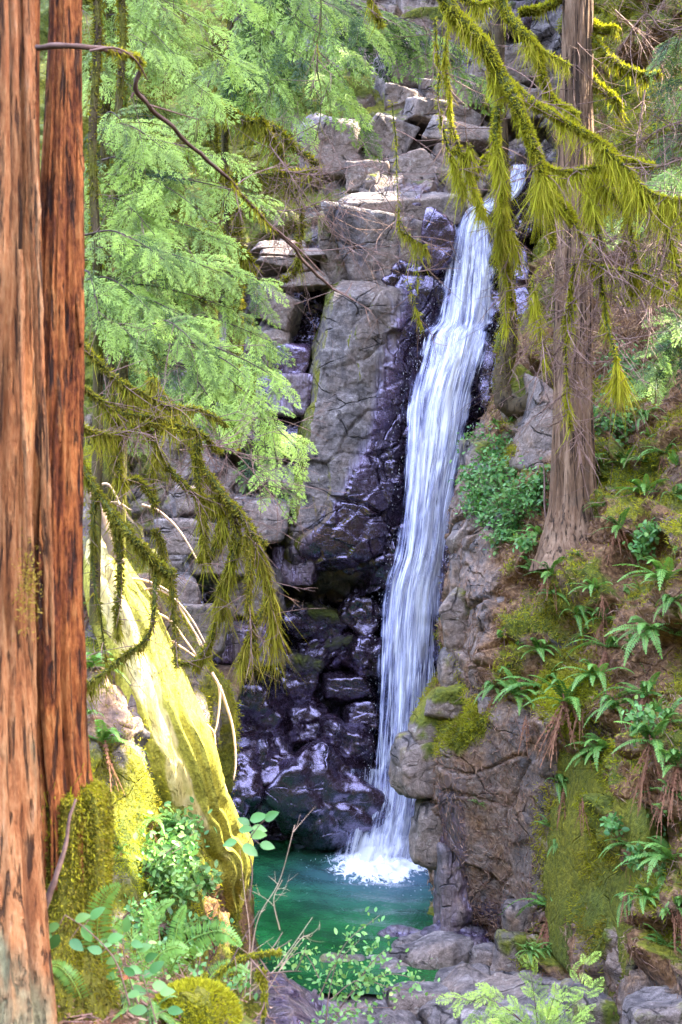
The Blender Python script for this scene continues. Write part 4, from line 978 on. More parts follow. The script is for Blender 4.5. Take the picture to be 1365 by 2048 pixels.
cr = np.clip(.42 + .55 * fbm(Wv[kk] * 14, 3, 3) + rr.normal(size=26000) * .18, 0, 1.1); blades(mm, Wv[kk] + rr.normal(size=(26000, 3)) * .004, dd, unit(np.cross(dd, rr.normal(size=(26000, 3)))), rr.uniform(.008, .026, 26000), np.full(26000, .0032), np.stack([cr, np.clip(rr.normal(.12, .2, 26000), 0, 1), 0 * cr, 0 * cr + 1], 1))
child(mm.build('moss', M_MOSS), snag)
for x, y, h_, w_, dx in ((160, 300, 90, .010, 9), (158, 640, 120, .012, 7), (150, 930, 80, .010, 8), (154, 1130, 120, .014, 10), (150, 1330, 90, .010, 6), (92, 1480, 120, .012, 4), (120, 820, 160, .009, 0), (105, 1180, 140, .010, 0)):
    mq = MB(); Yq = 5.76 if dx else 5.60; Pq = curve([(x - 5, y - h_ * .5, Yq), (x, y - h_ * .1, Yq), (x + dx * .6, y + h_ * .3, Yq - .01), (x + dx, y + h_ * .5, Yq - .02)], 26)
    tube(mq, Pq, np.interp(np.linspace(0, 1, 26), [0, .2, .8, 1], [.002, w_, w_ * .7, .001]), 7, (.0, .1, 0, 1), .8, x); child(mq.build('bark_shard', M_CEDAR), snag)
# ragged shelf of bark and lichen burr on the snag's front
mk = MB(); 
for i in range(520):
    p = at(58 + rr.normal() * 12, 1175 + rr.normal() * 42, 5.10 + rr.uniform(-.02, .04)); d = unit(rr.normal(size=3) + V(.3, -1, -.2))
    blades(mk, p[None], d[None], unit(np.cross(d, rr.normal(size=3)))[None], [rr.uniform(.006, .022)], [rr.uniform(.0015, .004)], np.array([[rr.uniform(.1, .5), .7, 0, 1]]))
child(mk.build('lichen_burr', M_MOSS), cedar)
ms = MB(); P = curve([(150, 1620 - 20, 5.5), (120, 1730, 5.42), (95, 1800, 5.4), (72, 1850, 5.4)], 30)
tube(ms, P + .01 * fbm(P * 8, 2, 2)[:, None], np.linspace(.006, .018, 30), 7, (.1, 0, 0, 1), .4)
tag(ms.build('stick', M_TWIG), 'brown stick leaning on the mossy stump of the rotten cedar', 'stick')

# ---- the bare bough crossing the upper left
br = tag(empty('bare_branch', at(75, 95, 5.4)), 'long bare reddish branch angling down across the conifer to a broken tip', 'branch')
m = MB(); mm = MB()
P, RR_ = limb(m, None, [(56, 94, 5.72), (75, 96, 5.66), (150, 99, 5.68), (210, 106, 5.82), (262, 118, 6.0), (280, 140, 6.05), (272, 180, 6.1), (300, 210, 6.2), (360, 268, 6.5), (430, 330, 6.9), (490, 395, 7.2), (545, 450, 7.5), (610, 525, 7.9), (660, 570, 8.2), (700, 603, 8.4)], .0125, .008, R(3), wm=.0)
child(m.build('limb', M_TWIG), br)
k = slice(int(len(P) * .22), int(len(P) * .36)); moss_on(mm, P[k], RR_[k], R(4), 400, 60, (.03, .12), .005, fl=.02)
k = slice(int(len(P) * .68), int(len(P) * .8)); moss_on(mm, P[k], RR_[k] * .6, R(5), 200, 60, (.03, .25), .006, fl=.02)
child(mm.build('moss', M_MOSS), br)
m = MB()
for pts, r0 in (([(690, 590, 8.3), (700, 575, 8.3), (704, 565, 8.3)], .005), ([(540, 448, 7.5), (600, 500, 7.6), (650, 552, 7.7)], .006), ([(180, 102, 5.7), (230, 96, 5.7), (270, 118, 5.9), (296, 160, 6)], .006), ([(300, 210, 6.2), (360, 228, 6.3), (400, 240, 6.4)], .004), ([(268, 185, 6.1), (262, 196, 6.1)], .006)):
    m = MB(); tube(m, curve(pts, 14), np.linspace(r0, r0 * .5, 14), 5, (.4, 0, 0, 1)); child(m.build('twig', M_TWIG), br)
m = MB(); twigs(m, P[40:], R(6), 14, .35, .0035, .3, .9, .5)
child(m.build('twig', M_TWIG), br)

# ================================================================== LEFT CONIFERS
def conifer(label, x, Y, boughs, n_limbs=0, trunk_r=.12, seed=0, lo=False, bright=.5, yellow=0., L=.7, droop=.35, top=-200, bottom=1100):
    r = R(seed); root = tag(empty('conifer', at(x, bottom, Y)), label, 'tree', 'young conifers on the left bank')
    if trunk_r:
        child(trunk_mesh([(x - 10, top, Y, trunk_r * .6), (x + 6, 60, Y, trunk_r * .7), (x - 5, 300, Y, trunk_r * .8), (x + 7, 620, Y, trunk_r * .9), (x, bottom, Y, trunk_r)], 200, 40, None, .2, 3, seed, .6).build('trunk', M_MOSSTRUNK), root)
    mf = MB()
    if trunk_r:
        mq = MB(); Pq = curve([(x - 10, -100, Y), (x + 6, 60, Y), (x - 5, 300, Y), (x + 7, 620, Y)], 120); moss_on(mq, Pq, trunk_r * .8, r, 1500, 160, (.08, .4), .015, c0=.1, c1=.6, fl=.06); child(mq.build('moss', M_MOSS), root)
    for b in boughs:
        n = b[1]; kw = b[2] if len(b) > 2 else {}; mw = MB()
        bough(mw, mf, b[0], n, kw.get('L', L), r, kw.get('bright', bright), kw.get('yellow', yellow), kw.get('rad', .014), kw.get('droop', droop), lo)
        child(mw.build('bough', M_LIMB), root)
    mt = MB()
    for b in boughs[::2]: twigs(mt, curve(b[0], 30), r, 5, .7, .005, .5, .9, .5, 2)
    child(mt.build('twig', M_TWIG), root)
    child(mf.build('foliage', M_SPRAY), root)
    return root
def fan(x0, y0, x1, y1, Y0, Y1, sag=25):
    return [(x0, y0, Y0), ((x0 * 2 + x1) / 3, (y0 * 2 + y1) / 3 - sag, (Y0 * 2 + Y1) / 3), ((x0 + 2 * x1) / 3, (y0 + 2 * y1) / 3 - sag * .8, (Y0 + 2 * Y1) / 3), (x1, y1, Y1)]
conifer('tall conifer whose pale sprays fill the top left corner behind the red trunks', 215, 19.0, [
    (fan(215, -60, 330, 20, 19, 18), 12), (fan(215, -80, 480, -10, 19, 18.5), 18), (fan(215, 0, 430, 60, 19, 18), 16), (fan(215, 30, 350, 110, 19, 17.6), 12), (fan(215, -40, 130, 60, 19, 18), 8),
    (fan(215, 60, 480, 130, 19, 18.2), 18), (fan(215, 100, 420, 190, 19, 18), 14), (fan(215, 90, 180, 160, 19, 17.6), 8), (fan(215, 120, 300, 90, 19, 17.7), 9, dict(yellow=.3))], seed=41, bright=.6, yellow=.25, trunk_r=.07)
conifer('broad pale conifer with fern like sprays across the top middle', 455, 23.0, [
    (fan(455, -80, 640, 10, 23, 22), 16), (fan(455, -40, 620, 60, 23, 22), 16), (fan(455, 0, 700, 110, 23, 21.6), 22), (fan(455, 40, 640, 150, 23, 21.5), 18), (fan(455, 20, 560, 190, 23, 21.6), 14),
    (fan(455, 60, 690, 190, 23, 22), 20), (fan(455, 90, 600, 240, 23, 21.6), 14, dict(droop=.6)), (fan(455, 110, 560, 290, 23, 21.6), 12, dict(droop=.7)), (fan(455, -60, 740, 60, 23, 22.5), 18), (fan(455, 120, 400, 220, 23, 22), 10)], seed=43, bright=.55, L=.9, bottom=900, trunk_r=.07)
conifer('conifer bough with long sprays reaching right above the grey pile', 690, 26, [
    (fan(600, 40, 930, 85, 25.5, 25), 18), (fan(600, 20, 860, 60, 25.5, 25.2), 15), (fan(640, 70, 960, 160, 25.6, 25), 18, dict(bright=.45)), (fan(620, 90, 730, 250, 25.5, 25), 12, dict(droop=.7)), (fan(600, 0, 740, 30, 26, 25), 10)], trunk_r=0, seed=47, bright=.45, L=.95)
conifer('bright conifer in the middle left with layered sprays behind the bare branch', 240, 17.5, [
    (fan(205, 260, 330, 300, 17.4, 16.6), 12), (fan(205, 290, 470, 330, 17.4, 16.8), 18), (fan(205, 320, 300, 380, 17.4, 16.6), 12), (fan(215, 350, 400, 420, 17.4, 16.4), 16), (fan(215, 370, 510, 395, 17.4, 16.6), 20, dict(yellow=.1)),
    (fan(200, 250, 250, 250, 17.4, 16.6), 6), (fan(200, 400, 310, 470, 17.4, 16.4), 13), (fan(215, 440, 440, 480, 17.4, 16.4), 17), (fan(180, 320, 180, 420, 17.4, 16.6), 7)], seed=53, bright=.62, yellow=.12, L=.62, bottom=1200, trunk_r=.06)
conifer('dense green conifer whose tiers of sprays hang in front of the gully', 190, 16.4, [
    (fan(170, 470, 330, 520, 16.4, 15.7), 14), (fan(170, 500, 440, 545, 16.4, 15.8), 18), (fan(170, 520, 530, 560, 16.4, 15.9), 22, dict(yellow=.1)), (fan(170, 560, 300, 620, 16.4, 15.6), 13), (fan(170, 590, 380, 640, 16.4, 15.6), 16),
    (fan(170, 580, 470, 620, 16.4, 15.9), 18), (fan(300, 640, 535, 680, 16.2, 15.8), 14), (fan(170, 640, 270, 680, 16.4, 15.5), 9, dict(bright=.5)), (fan(170, 540, 200, 640, 16.4, 15.6), 8), (fan(200, 660, 440, 720, 16.3, 15.7), 15)], seed=59, bright=.56, yellow=.08, L=.55, bottom=1250, trunk_r=.06)
conifer('conifer with bright yellow green drooping tips before the leaning slab', 330, 15.6, [
    (fan(330, 690, 560, 760, 15.6, 15.1), 15), (fan(330, 700, 540, 830, 15.6, 15), 16, dict(yellow=.2)), (fan(340, 720, 590, 890, 15.6, 14.9), 20, dict(yellow=.35, bright=.72)), (fan(350, 760, 575, 935, 15.6, 14.9), 18, dict(yellow=.3, bright=.7)),
    (fan(340, 730, 440, 830, 15.6, 15), 11), (fan(360, 800, 560, 985, 15.6, 15), 13, dict(bright=.42)), (fan(300, 650, 400, 700, 15.6, 15), 10, dict(bright=.45)), (fan(380, 720, 500, 760, 15.6, 15.1), 9)], trunk_r=0, seed=61, bright=.62, L=.5, droop=.3)
conifer('small shaded blue green conifer low behind the mossy limbs', 210, 19.5, [
    (fan(200, 700, 330, 780, 19.5, 19), 12), (fan(190, 760, 260, 840, 19.5, 19), 9), (fan(200, 640, 420, 700, 19.5, 19), 14), (fan(180, 560, 300, 560, 19.5, 19), 9), (fan(180, 240, 260, 300, 19.5, 19), 8), (fan(170, 160, 300, 200, 19.5, 19.2), 10), (fan(180, 400, 190, 500, 19.5, 19), 7)],
    trunk_r=.1, seed=67, lo=True, bright=.3, L=.7, bottom=1000)
conifer('feathery conifer sprig hanging in the gully with two small tufts', 505, 20, [
    (fan(440, 640, 535, 690, 20, 19.7), 8), (fan(480, 715, 545, 745, 20, 19.8), 6), (fan(430, 560, 530, 610, 20, 19.6), 9)], trunk_r=0, seed=71, bright=.5, L=.5)

# ---- thin mossy stems standing among them
for i, (pts, lab) in enumerate([
    ([(205, -60, 21, .06), (207, 120, 21, .06), (200, 300, 21, .065), (205, 620, 21, .08)], 'thin mossy stem nearest the rotten cedar, upper left'),
    ([(240, 40, 20.5, .085), (243, 160, 20.5, .085), (238, 300, 20.5, .09), (236, 700, 20.5, .1)], 'thicker mossy stem beside the thinnest one, upper left'),
    ([(300, 100, 21.5, .055), (302, 260, 21.5, .06), (306, 420, 21.5, .065), (306, 800, 21.5, .075)], 'mossy stem behind the crook of the bare branch'),
    ([(425, 250, 22, .07), (430, 360, 22, .075), (424, 480, 22, .08), (428, 760, 22, .09)], 'dark mossy stem behind the middle of the bare branch'),
    ([(478, 330, 22.5, .05), (474, 470, 22.5, .055), (478, 640, 22.5, .06), (470, 900, 22.5, .07)], 'slender mossy stem in front of the layered outcrop')]):
    t_ = tag(empty('mossy_sapling', at(pts[-1][0], pts[-1][1], pts[-1][2])), lab, 'tree', 'thin mossy stems on the left bank')
    child(trunk_mesh(pts, 120, 20, None, .15, 2.5, 80 + i, .9).build('trunk', M_MOSSTRUNK), t_)
    mm = MB(); A = np.array([at(*p[:3]) for p in pts]); P = catmull(A, 120, 0); moss_on(mm, P, .07, R(90 + i), 1800, 260, (.1, .5), .018, c0=.1, c1=.6, fl=.08)
    child(mm.build('moss', M_MOSS), t_)
# hanging mossy rope-like stem below the feathery sprig
t_ = tag(empty('mossy_sapling', at(510, 800, 20.2)), 'short mossy stem hanging in the gully under two conifer tufts', 'branch')
m, mm = MB(), MB(); limb(m, mm, [(500, 640, 20.2), (512, 700, 20.2), (508, 760, 20.2), (512, 808, 20.2)], .05, .02, R(101), fuzz=900, hang=200, hl=(.05, .3), w=.015)
child(m.build('limb', M_LIMB), t_); child(mm.build('moss', M_MOSS), t_)

# ================================================================== DEAD MOSSY LIMBS, LOWER LEFT
def mossy(name, label, limbs, seed, cat='branch', tw=0, group=None, twL=.45, twc=.55, **kw):
    r = R(seed); p0 = limbs[0][0][0]; root = tag(empty(name, at(*p0)), label, cat, group)
    m, mm, mt = MB(), MB(), MB()
    for pts, r0, r1, k in limbs:
        P, RR_ = limb(m, mm, pts, r0, r1, r, **dict(kw, **k))
        if tw: twigs(mt, P, r, int(tw * max(.4, clen(P))), twL, .0045, .35, 1., twc)
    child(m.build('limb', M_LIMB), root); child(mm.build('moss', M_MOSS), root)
    if tw: child(mt.build('twig', M_TWIG), root)
    return root
Y1 = 12.5
G1 = 'dead mossy limbs hanging over the left bank'
kw = dict(fuzz=900, hang=420, hl=(.1, .55), w=.008, c0=.1, c1=.8, brown=.14)
mossy('mossy_branch', 'long drooping limb with heavy olive moss curtains ending in front of the dark hollow', [
    ([(300, 760, 13), (360, 840, 12.8), (400, 930, 12.6), (450, 1000, 12.4), (500, 1060, 12.3), (530, 1130, 12.3), (545, 1200, 12.3), (556, 1270, 12.3)], .035, .012, dict(fuzz=3600, hang=1700, hl=(.15, .95), brown=.25)),
    ([(470, 1020, 12.4), (470, 1090, 12.4), (452, 1170, 12.4), (445, 1230, 12.4), (420, 1290, 12.4), (395, 1330, 12.4)], .035, .014, dict(fuzz=2600, hang=1000, hl=(.15, .6), brown=.15)),
    ([(500, 1070, 12.3), (495, 1140, 12.2), (505, 1220, 12.2), (510, 1300, 12.2)], .02, .01, dict(fuzz=1300, hang=700, hl=(.15, .6), brown=.3)),
    ([(445, 1050, 12.4), (420, 1110, 12.4), (400, 1120, 12.4)], .025, .012, dict(fuzz=900, hang=420, hl=(.1, .5))),
    ([(540, 1180, 12.3), (520, 1240, 12.2), (500, 1280, 12.2), (480, 1330, 12.2)], .016, .008, dict(fuzz=800, hang=420, hl=(.15, .6), brown=.25)),
    ([(420, 1290, 12.4), (380, 1325, 12.3), (350, 1320, 12.3)], .016, .008, dict(fuzz=500, hang=200, hl=(.08, .35)))], 111, tw=9, group=G1, **kw)
mossy('mossy_branch', 'dark mossy limb sloping down right across the sunlit bank, with long hanging strands', [
    ([(150, 920, 11.5), (190, 985, 11.4), (230, 1030, 11.3), (275, 1085, 11.2), (310, 1125, 11.2), (345, 1150, 11.2)], .028, .03, dict(fuzz=2400, hang=500, hl=(.1, .5), c1=.6)),
    ([(345, 1145, 11.2), (348, 1220, 11.2), (350, 1330, 11.2)], .016, .006, dict(fuzz=500, hang=160, hl=(.1, .4), c1=.5)),
    ([(310, 1120, 11.2), (312, 1180, 11.2), (305, 1250, 11.2), (285, 1290, 11.2), (240, 1315, 11.2), (205, 1340, 11.2), (160, 1380, 11.2)], .016, .014, dict(fuzz=1200, hang=320, hl=(.1, .45), c1=.6)),
    ([(195, 990, 11.4), (188, 1060, 11.4), (192, 1160, 11.4), (205, 1250, 11.4), (212, 1330, 11.4)], .018, .006, dict(fuzz=500, hang=200, hl=(.1, .35), c1=.35)),
    ([(232, 1030, 11.3), (236, 1100, 11.3), (240, 1180, 11.3), (238, 1250, 11.3)], .03, .008, dict(fuzz=1200, hang=500, hl=(.15, .5), c1=.6))], 113, tw=6, group=G1, **kw)
mossy('mossy_branch', 'upper mossy limb running right from the rotten cedar under the green sprays', [
    ([(155, 680, 12), (200, 720, 12), (250, 765, 12), (310, 800, 12.2), (380, 820, 12.4), (450, 850, 12.6)], .022, .012, dict(fuzz=1900, hang=420)),
    ([(250, 765, 12), (300, 860, 12.2), (330, 920, 12.3)], .014, .008, dict(fuzz=600, hang=220)),
    ([(310, 800, 12.2), (310, 860, 12.2), (312, 960, 12.2), (310, 1020, 12.2)], .012, .006, dict(fuzz=500, hang=260))], 117, tw=14, group=G1, **kw)
mossy('mossy_branch', 'second mossy limb from the rotten cedar, level with the lowest green sprays', [
    ([(155, 770, 11.8), (200, 800, 11.9), (250, 830, 12), (330, 840, 12.2), (400, 872, 12.4), (440, 905, 12.5)], .02, .008, dict(fuzz=1500, hang=350)),
    ([(230, 815, 12), (235, 880, 12), (240, 960, 12), (275, 965, 12.1), (310, 1010, 12.1)], .028, .016, dict(fuzz=1700, hang=420)),
    ([(400, 870, 12.4), (398, 960, 12.4), (408, 1040, 12.4), (410, 1110, 12.4)], .028, .012, dict(fuzz=1500, hang=450))], 119, tw=14, group=G1, **kw)
mossy('mossy_branch', 'third mossy limb from the rotten cedar, forking over the bank rubble', [
    ([(155, 855, 11.6), (190, 870, 11.7), (240, 868, 11.9), (300, 850, 12.1), (380, 870, 12.3)], .016, .006, dict(fuzz=1100, hang=280)),
    ([(330, 930, 12.3), (370, 970, 12.3), (410, 1000, 12.4), (460, 1010, 12.5), (530, 1090, 12.4)], .02, .012, dict(fuzz=1300, hang=500)),
    ([(310, 1060, 12.2), (325, 1090, 12.2), (330, 1140, 12.2)], .02, .01, dict(fuzz=500, hang=160, c1=.5))], 123, tw=16, group=G1, **kw)
mossy('mossy_branch', 'mossy limbs hanging under the top conifer, left of the pale rock', [
    ([(440, 210, 21), (500, 240, 21), (560, 260, 20.8), (600, 300, 20.6), (640, 330, 20.6)], .04, .015, dict(fuzz=1300, hang=420)),
    ([(380, 300, 20.6), (420, 330, 20.6), (470, 350, 20.5), (560, 345, 20.4), (640, 340, 20.4)], .035, .012, dict(fuzz=1300, hang=420)),
    ([(360, 450, 19.5), (420, 470, 19.5), (480, 500, 19.5), (510, 535, 19.5)], .04, .02, dict(fuzz=1200, hang=300)),
    ([(560, 340, 20.4), (600, 420, 20.4), (598, 480, 20.4), (590, 540, 20.4), (560, 570, 20.4)], .012, .01, dict(fuzz=700, hang=200)),
    ([(520, 230, 20.6), (560, 300, 20.6), (580, 380, 20.6)], .03, .01, dict(fuzz=700, hang=350, hl=(.2, 1.)))], 127, tw=14, twL=.8, fuzz=1000, hang=300, hl=(.15, .8), w=.017, c0=.1, c1=.75, fl=.08)

# pale dead wood: leaning log with arching dead twigs
log = tag(empty('dead_log', at(440, 1740, 18)), 'thin pale dead log leaning along the sunlit bank with arching twigs', 'log')
m = MB(); Pl = curve([(165, 960, 17.3), (205, 1040, 17.2), (245, 1150, 17.2), (275, 1250, 17.3), (305, 1340, 17.4), (345, 1450, 17.5), (392, 1570, 17.7), (420, 1660, 17.9), (452, 1740, 18)], 120)
tube(m, Pl, np.linspace(.085, .045, 120), 12, (.1, 0, 0, 1), .25); child(m.build('stem', M_TWIGPALE), log)
for arc in ([(243, 1160), (275, 1158), (310, 1168), (345, 1190), (375, 1240), (405, 1290), (415, 1320)], [(258, 1205), (285, 1182), (315, 1178), (352, 1200), (385, 1240), (410, 1285)], [(270, 1235), (300, 1224), (340, 1240), (375, 1285), (400, 1320)],
            [(280, 1255), (300, 1238), (318, 1240)], [(300, 1278), (330, 1275), (365, 1295), (400, 1320)], [(190, 975), (215, 968), (232, 990), (240, 1010)], [(205, 1010), (235, 1005), (262, 1020)], [(285, 1010), (315, 1020), (350, 1050), (375, 1085), (400, 1130)],
            [(350, 1440), (390, 1435), (425, 1460), (432, 1490)], [(365, 1480), (400, 1490), (430, 1530), (450, 1570), (470, 1640)], [(425, 1345), (440, 1380), (436, 1440), (428, 1470)], [(440, 1370), (465, 1450), (472, 1520), (468, 1560)], [(425, 1570), (450, 1600), (475, 1650), (478, 1720)],
            [(430, 1650), (470, 1660), (490, 1690)], [(440, 1740), (470, 1745), (482, 1760)], [(410, 1570), (440, 1680), (455, 1740)]):
    m = MB(); Y = 17.1 if arc[0][1] < 1400 else 17.8
    P = curve([(x, y, Y - .25 * i / len(arc)) for i, (x, y) in enumerate(arc)], 26); tube(m, P, np.linspace(.020, .009, 26), 5, (.9, 0, 0, 1), .15); child(m.build('twig', M_TWIGPALE), log)
m = MB(); P = curve([(255, 1180, 17), (300, 1370, 17.1), (345, 1490, 17.2), (400, 1600, 17.4)], 60); tube(m, P + .03 * fbm(P * 3, 2, 4)[:, None], np.linspace(.03, .02, 60), 7, (.0, 0, 0, 1), .3)
child(m.build('side_stem', M_TWIG), log)
# broad mossy log half sunk in the bank; pale wood paints its sun streak
def log_moss_sunstreak(W):
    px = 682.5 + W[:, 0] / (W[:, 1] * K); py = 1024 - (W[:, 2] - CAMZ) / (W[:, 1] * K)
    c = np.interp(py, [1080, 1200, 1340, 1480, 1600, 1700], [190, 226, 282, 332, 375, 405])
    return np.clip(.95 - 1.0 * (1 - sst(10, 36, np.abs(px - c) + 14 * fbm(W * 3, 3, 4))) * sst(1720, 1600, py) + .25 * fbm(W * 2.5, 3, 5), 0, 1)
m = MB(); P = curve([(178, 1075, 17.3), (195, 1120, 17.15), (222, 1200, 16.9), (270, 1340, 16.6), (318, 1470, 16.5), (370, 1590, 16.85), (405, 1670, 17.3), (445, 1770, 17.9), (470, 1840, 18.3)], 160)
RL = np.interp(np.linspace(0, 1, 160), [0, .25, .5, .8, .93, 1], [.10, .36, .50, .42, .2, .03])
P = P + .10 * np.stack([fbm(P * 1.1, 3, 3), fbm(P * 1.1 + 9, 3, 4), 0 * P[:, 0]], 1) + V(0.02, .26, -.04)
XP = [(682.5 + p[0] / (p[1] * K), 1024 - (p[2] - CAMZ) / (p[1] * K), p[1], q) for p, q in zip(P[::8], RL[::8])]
m = trunk_mesh(XP, 240, 90, None, .22, 2.6, 55, .3, hollow=.3, mossf=log_moss_sunstreak)
fl = tag(m.build('fallen_log', M_SUNSTREAK), 'broad mossy log lying down the left bank with a sun streak painted pale along it', 'log')
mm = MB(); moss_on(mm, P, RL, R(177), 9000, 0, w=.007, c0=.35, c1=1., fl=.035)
keep = log_moss_sunstreak(mm.v[0]).reshape(-1, 4).mean(1) > .55; mm.v[0] = mm.v[0].reshape(-1, 4, 3)[keep].reshape(-1, 3); mm.c[0] = mm.c[0].reshape(-1, 4, 4)[keep].reshape(-1, 4); mm.uv[0] = mm.uv[0][:len(mm.v[0])]; mm.q[0] = np.arange(len(mm.v[0])).reshape(-1, 4)
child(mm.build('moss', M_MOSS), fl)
# ================================================================== RIGHT TREES
big = tag(empty('cedar_tree', at(1150, 1090, 24)), 'big brown cedar rooted on the right slope, its right edge lit by the sun', 'tree')
child(trunk_mesh([(1158, -150, 23.1, .225), (1155, 100, 23.15, .25), (1150, 400, 23.2, .28), (1147, 700, 23.2, .30), (1147, 900, 23.2, .33), (1147, 1010, 23.2, .39), (1148, 1080, 23.15, .52), (1150, 1140, 23.1, .7)], 420, 140, None, .15, 4.5, 33, .12).build('trunk', M_TRUNK), big)
m = MB(); r = R(133); Pt = curve([(1152, -60, 23.1), (1146, 400, 23.2), (1146, 900, 23.2)], 60); twigs(m, Pt - V(0, .25, 0), r, 46, 1.3, .008, .35, 1., .45, 3); child(m.build('twig', M_TWIG), big)
for x, y0, y1, kx in ((1090, 1060, 1130, -40), (1200, 1080, 1130, 50)):
    m = MB(); P = curve([(1148 + kx * .4, 1040, 23.7), (1148 + kx, y0 + 20, 23.5), (1148 + kx * 2, y1, 23.2)], 24); tube(m, P, np.linspace(.18, .05, 24), 10, (.3, 0, 0, 1), .4); child(m.build('root', M_TRUNK), big)
thin = tag(empty('mossy_tree', at(1090, 770, 26)), 'thin mossy tree whose trunk hooks like a J above the leafy bush', 'tree')
m = MB(); pts = [(995, -150, 26.4), (997, 100, 26.4), (1003, 300, 26.3), (1010, 480, 26.3), (1018, 640, 26.3), (1016, 700, 26.2), (1006, 745, 26.1), (1005, 790, 26), (1022, 815, 25.9), (1052, 812, 25.8), (1078, 790, 25.7), (1096, 755, 25.7)]
P = curve(pts, 320); tube(m, P, np.interp(np.linspace(0, 1, 320), [0, .45, .75, .85, 1], [.115, .155, .18, .20, .17]), 24, (.16, 0, 0, 1), .2, 4); child(m.build('trunk', M_MOSSTRUNK), thin)
mm = MB(); moss_on(mm, P[60:200], .17, R(135), 2600, 260, (.1, .6), .016, c0=.1, c1=.6, fl=.06); child(mm.build('moss', M_MOSS), thin)
m = MB(); twigs(m, P[20:260], R(136), 36, .9, .007, .2, 1., .4); child(m.build('twig', M_TWIG), thin)

# near mossy limbs crossing the upper right
kw = dict(fuzz=3500, hang=1200, hl=(.05, .42), w=.0055, c0=.45, c1=1.35, brown=.12, fl=.03)
GR = 'mossy limbs across the upper right'
mossy('mossy_branch', 'thickest bright mossy limb, falling from the top edge past the thin tree', [
    ([(880, -60, 9.6), (915, 20, 9.6), (955, 80, 9.6), (990, 135, 9.6), (1025, 195, 9.5), (1058, 260, 9.5), (1078, 320, 9.5), (1095, 375, 9.5), (1130, 420, 9.5), (1142, 445, 9.5)], .052, .024, dict(fuzz=13000, hang=1900, hl=(.03, .36), c0=.5)),
    ([(990, 150, 9.6), (1020, 160, 9.6), (1060, 190, 9.55), (1110, 225, 9.5), (1160, 260, 9.5), (1200, 285, 9.45), (1240, 320, 9.4), (1300, 330, 9.4)], .03, .012, dict(fuzz=5200, hang=1500, hl=(.04, .4))),
    ([(1090, 330, 9.5), (1130, 345, 9.5), (1190, 335, 9.5), (1260, 340, 9.4)], .014, .008, dict(fuzz=1500, hang=700)),
    ([(1210, 300, 9.4), (1260, 345, 9.35), (1300, 385, 9.3), (1350, 400, 9.3), (1400, 395, 9.3)], .018, .012, dict(fuzz=1800, hang=1200, hl=(.1, .7))),
    ([(1000, 210, 9.6), (992, 270, 9.6), (1003, 340, 9.6), (1008, 400, 9.6)], .022, .012, dict(fuzz=1500, hang=700)),
    ([(1085, 350, 9.5), (1100, 420, 9.5), (1105, 490, 9.5)], .02, .01, dict(fuzz=1200, hang=700, hl=(.1, .6)))], 141, tw=9, twL=.35, group=GR, **kw)
mossy('mossy_branch', 'second mossy limb coming down beside the thickest one from the top edge', [
    ([(985, -60, 10.4), (1010, 10, 10.4), (1045, 70, 10.3), (1078, 110, 10.3), (1095, 165, 10.3), (1115, 205, 10.3), (1150, 230, 10.2)], .035, .018, dict(fuzz=5200, hang=1500)),
    ([(1060, 90, 10.3), (1100, 110, 10.3), (1135, 128, 10.3)], .012, .006, dict(fuzz=500, hang=200)),
    ([(905, -30, 10.4), (930, 0, 10.4), (960, 10, 10.4), (985, 5, 10.4)], .02, .012, dict(fuzz=900, hang=300))], 143, tw=6, twL=.3, group=GR, **kw)
mossy('mossy_branch', 'narrow mossy limb with hanging rags over the upper stream, left of the thin tree', [
    ([(893, 20, 9.9), (897, 110, 9.9), (900, 200, 9.9), (905, 270, 9.9)], .009, .006, dict(fuzz=700, hang=420, hl=(.05, .35))),
    ([(872, 40, 9.9), (878, 140, 9.9), (876, 230, 9.9), (890, 290, 9.9), (915, 330, 9.9), (930, 380, 9.9)], .008, .008, dict(fuzz=700, hang=500, hl=(.05, .3))),
    ([(905, 260, 9.9), (930, 320, 9.9), (950, 380, 9.9), (965, 420, 9.9)], .01, .007, dict(fuzz=700, hang=420, hl=(.05, .35))),
    ([(905, 300, 9.9), (935, 310, 9.9), (940, 290, 9.9)], .012, .007, dict(fuzz=500, hang=300))], 147, tw=10, twL=.3, group=GR, **kw)
mossy('mossy_branch', 'moss laden limb hanging straight down in front of the thin tree beside the falls', [
    ([(985, 260, 10), (990, 330, 10), (1000, 420, 10), (1010, 490, 10), (1020, 550, 10), (1026, 600, 10)], .03, .010, dict(fuzz=5200, hang=1500, hl=(.05, .4), c1=.8)),
    ([(1005, 440, 10), (1030, 470, 10), (1040, 540, 10)], .01, .006, dict(fuzz=500, hang=300)),
    ([(985, 300, 10), (960, 330, 10), (945, 400, 10)], .01, .006, dict(fuzz=500, hang=300)),
    ([(1010, 540, 10), (1013, 590, 10), (1012, 640, 10)], .008, .005, dict(fuzz=300, hang=220, hl=(.1, .4)))], 149, tw=16, twL=.3, group=GR, **kw)
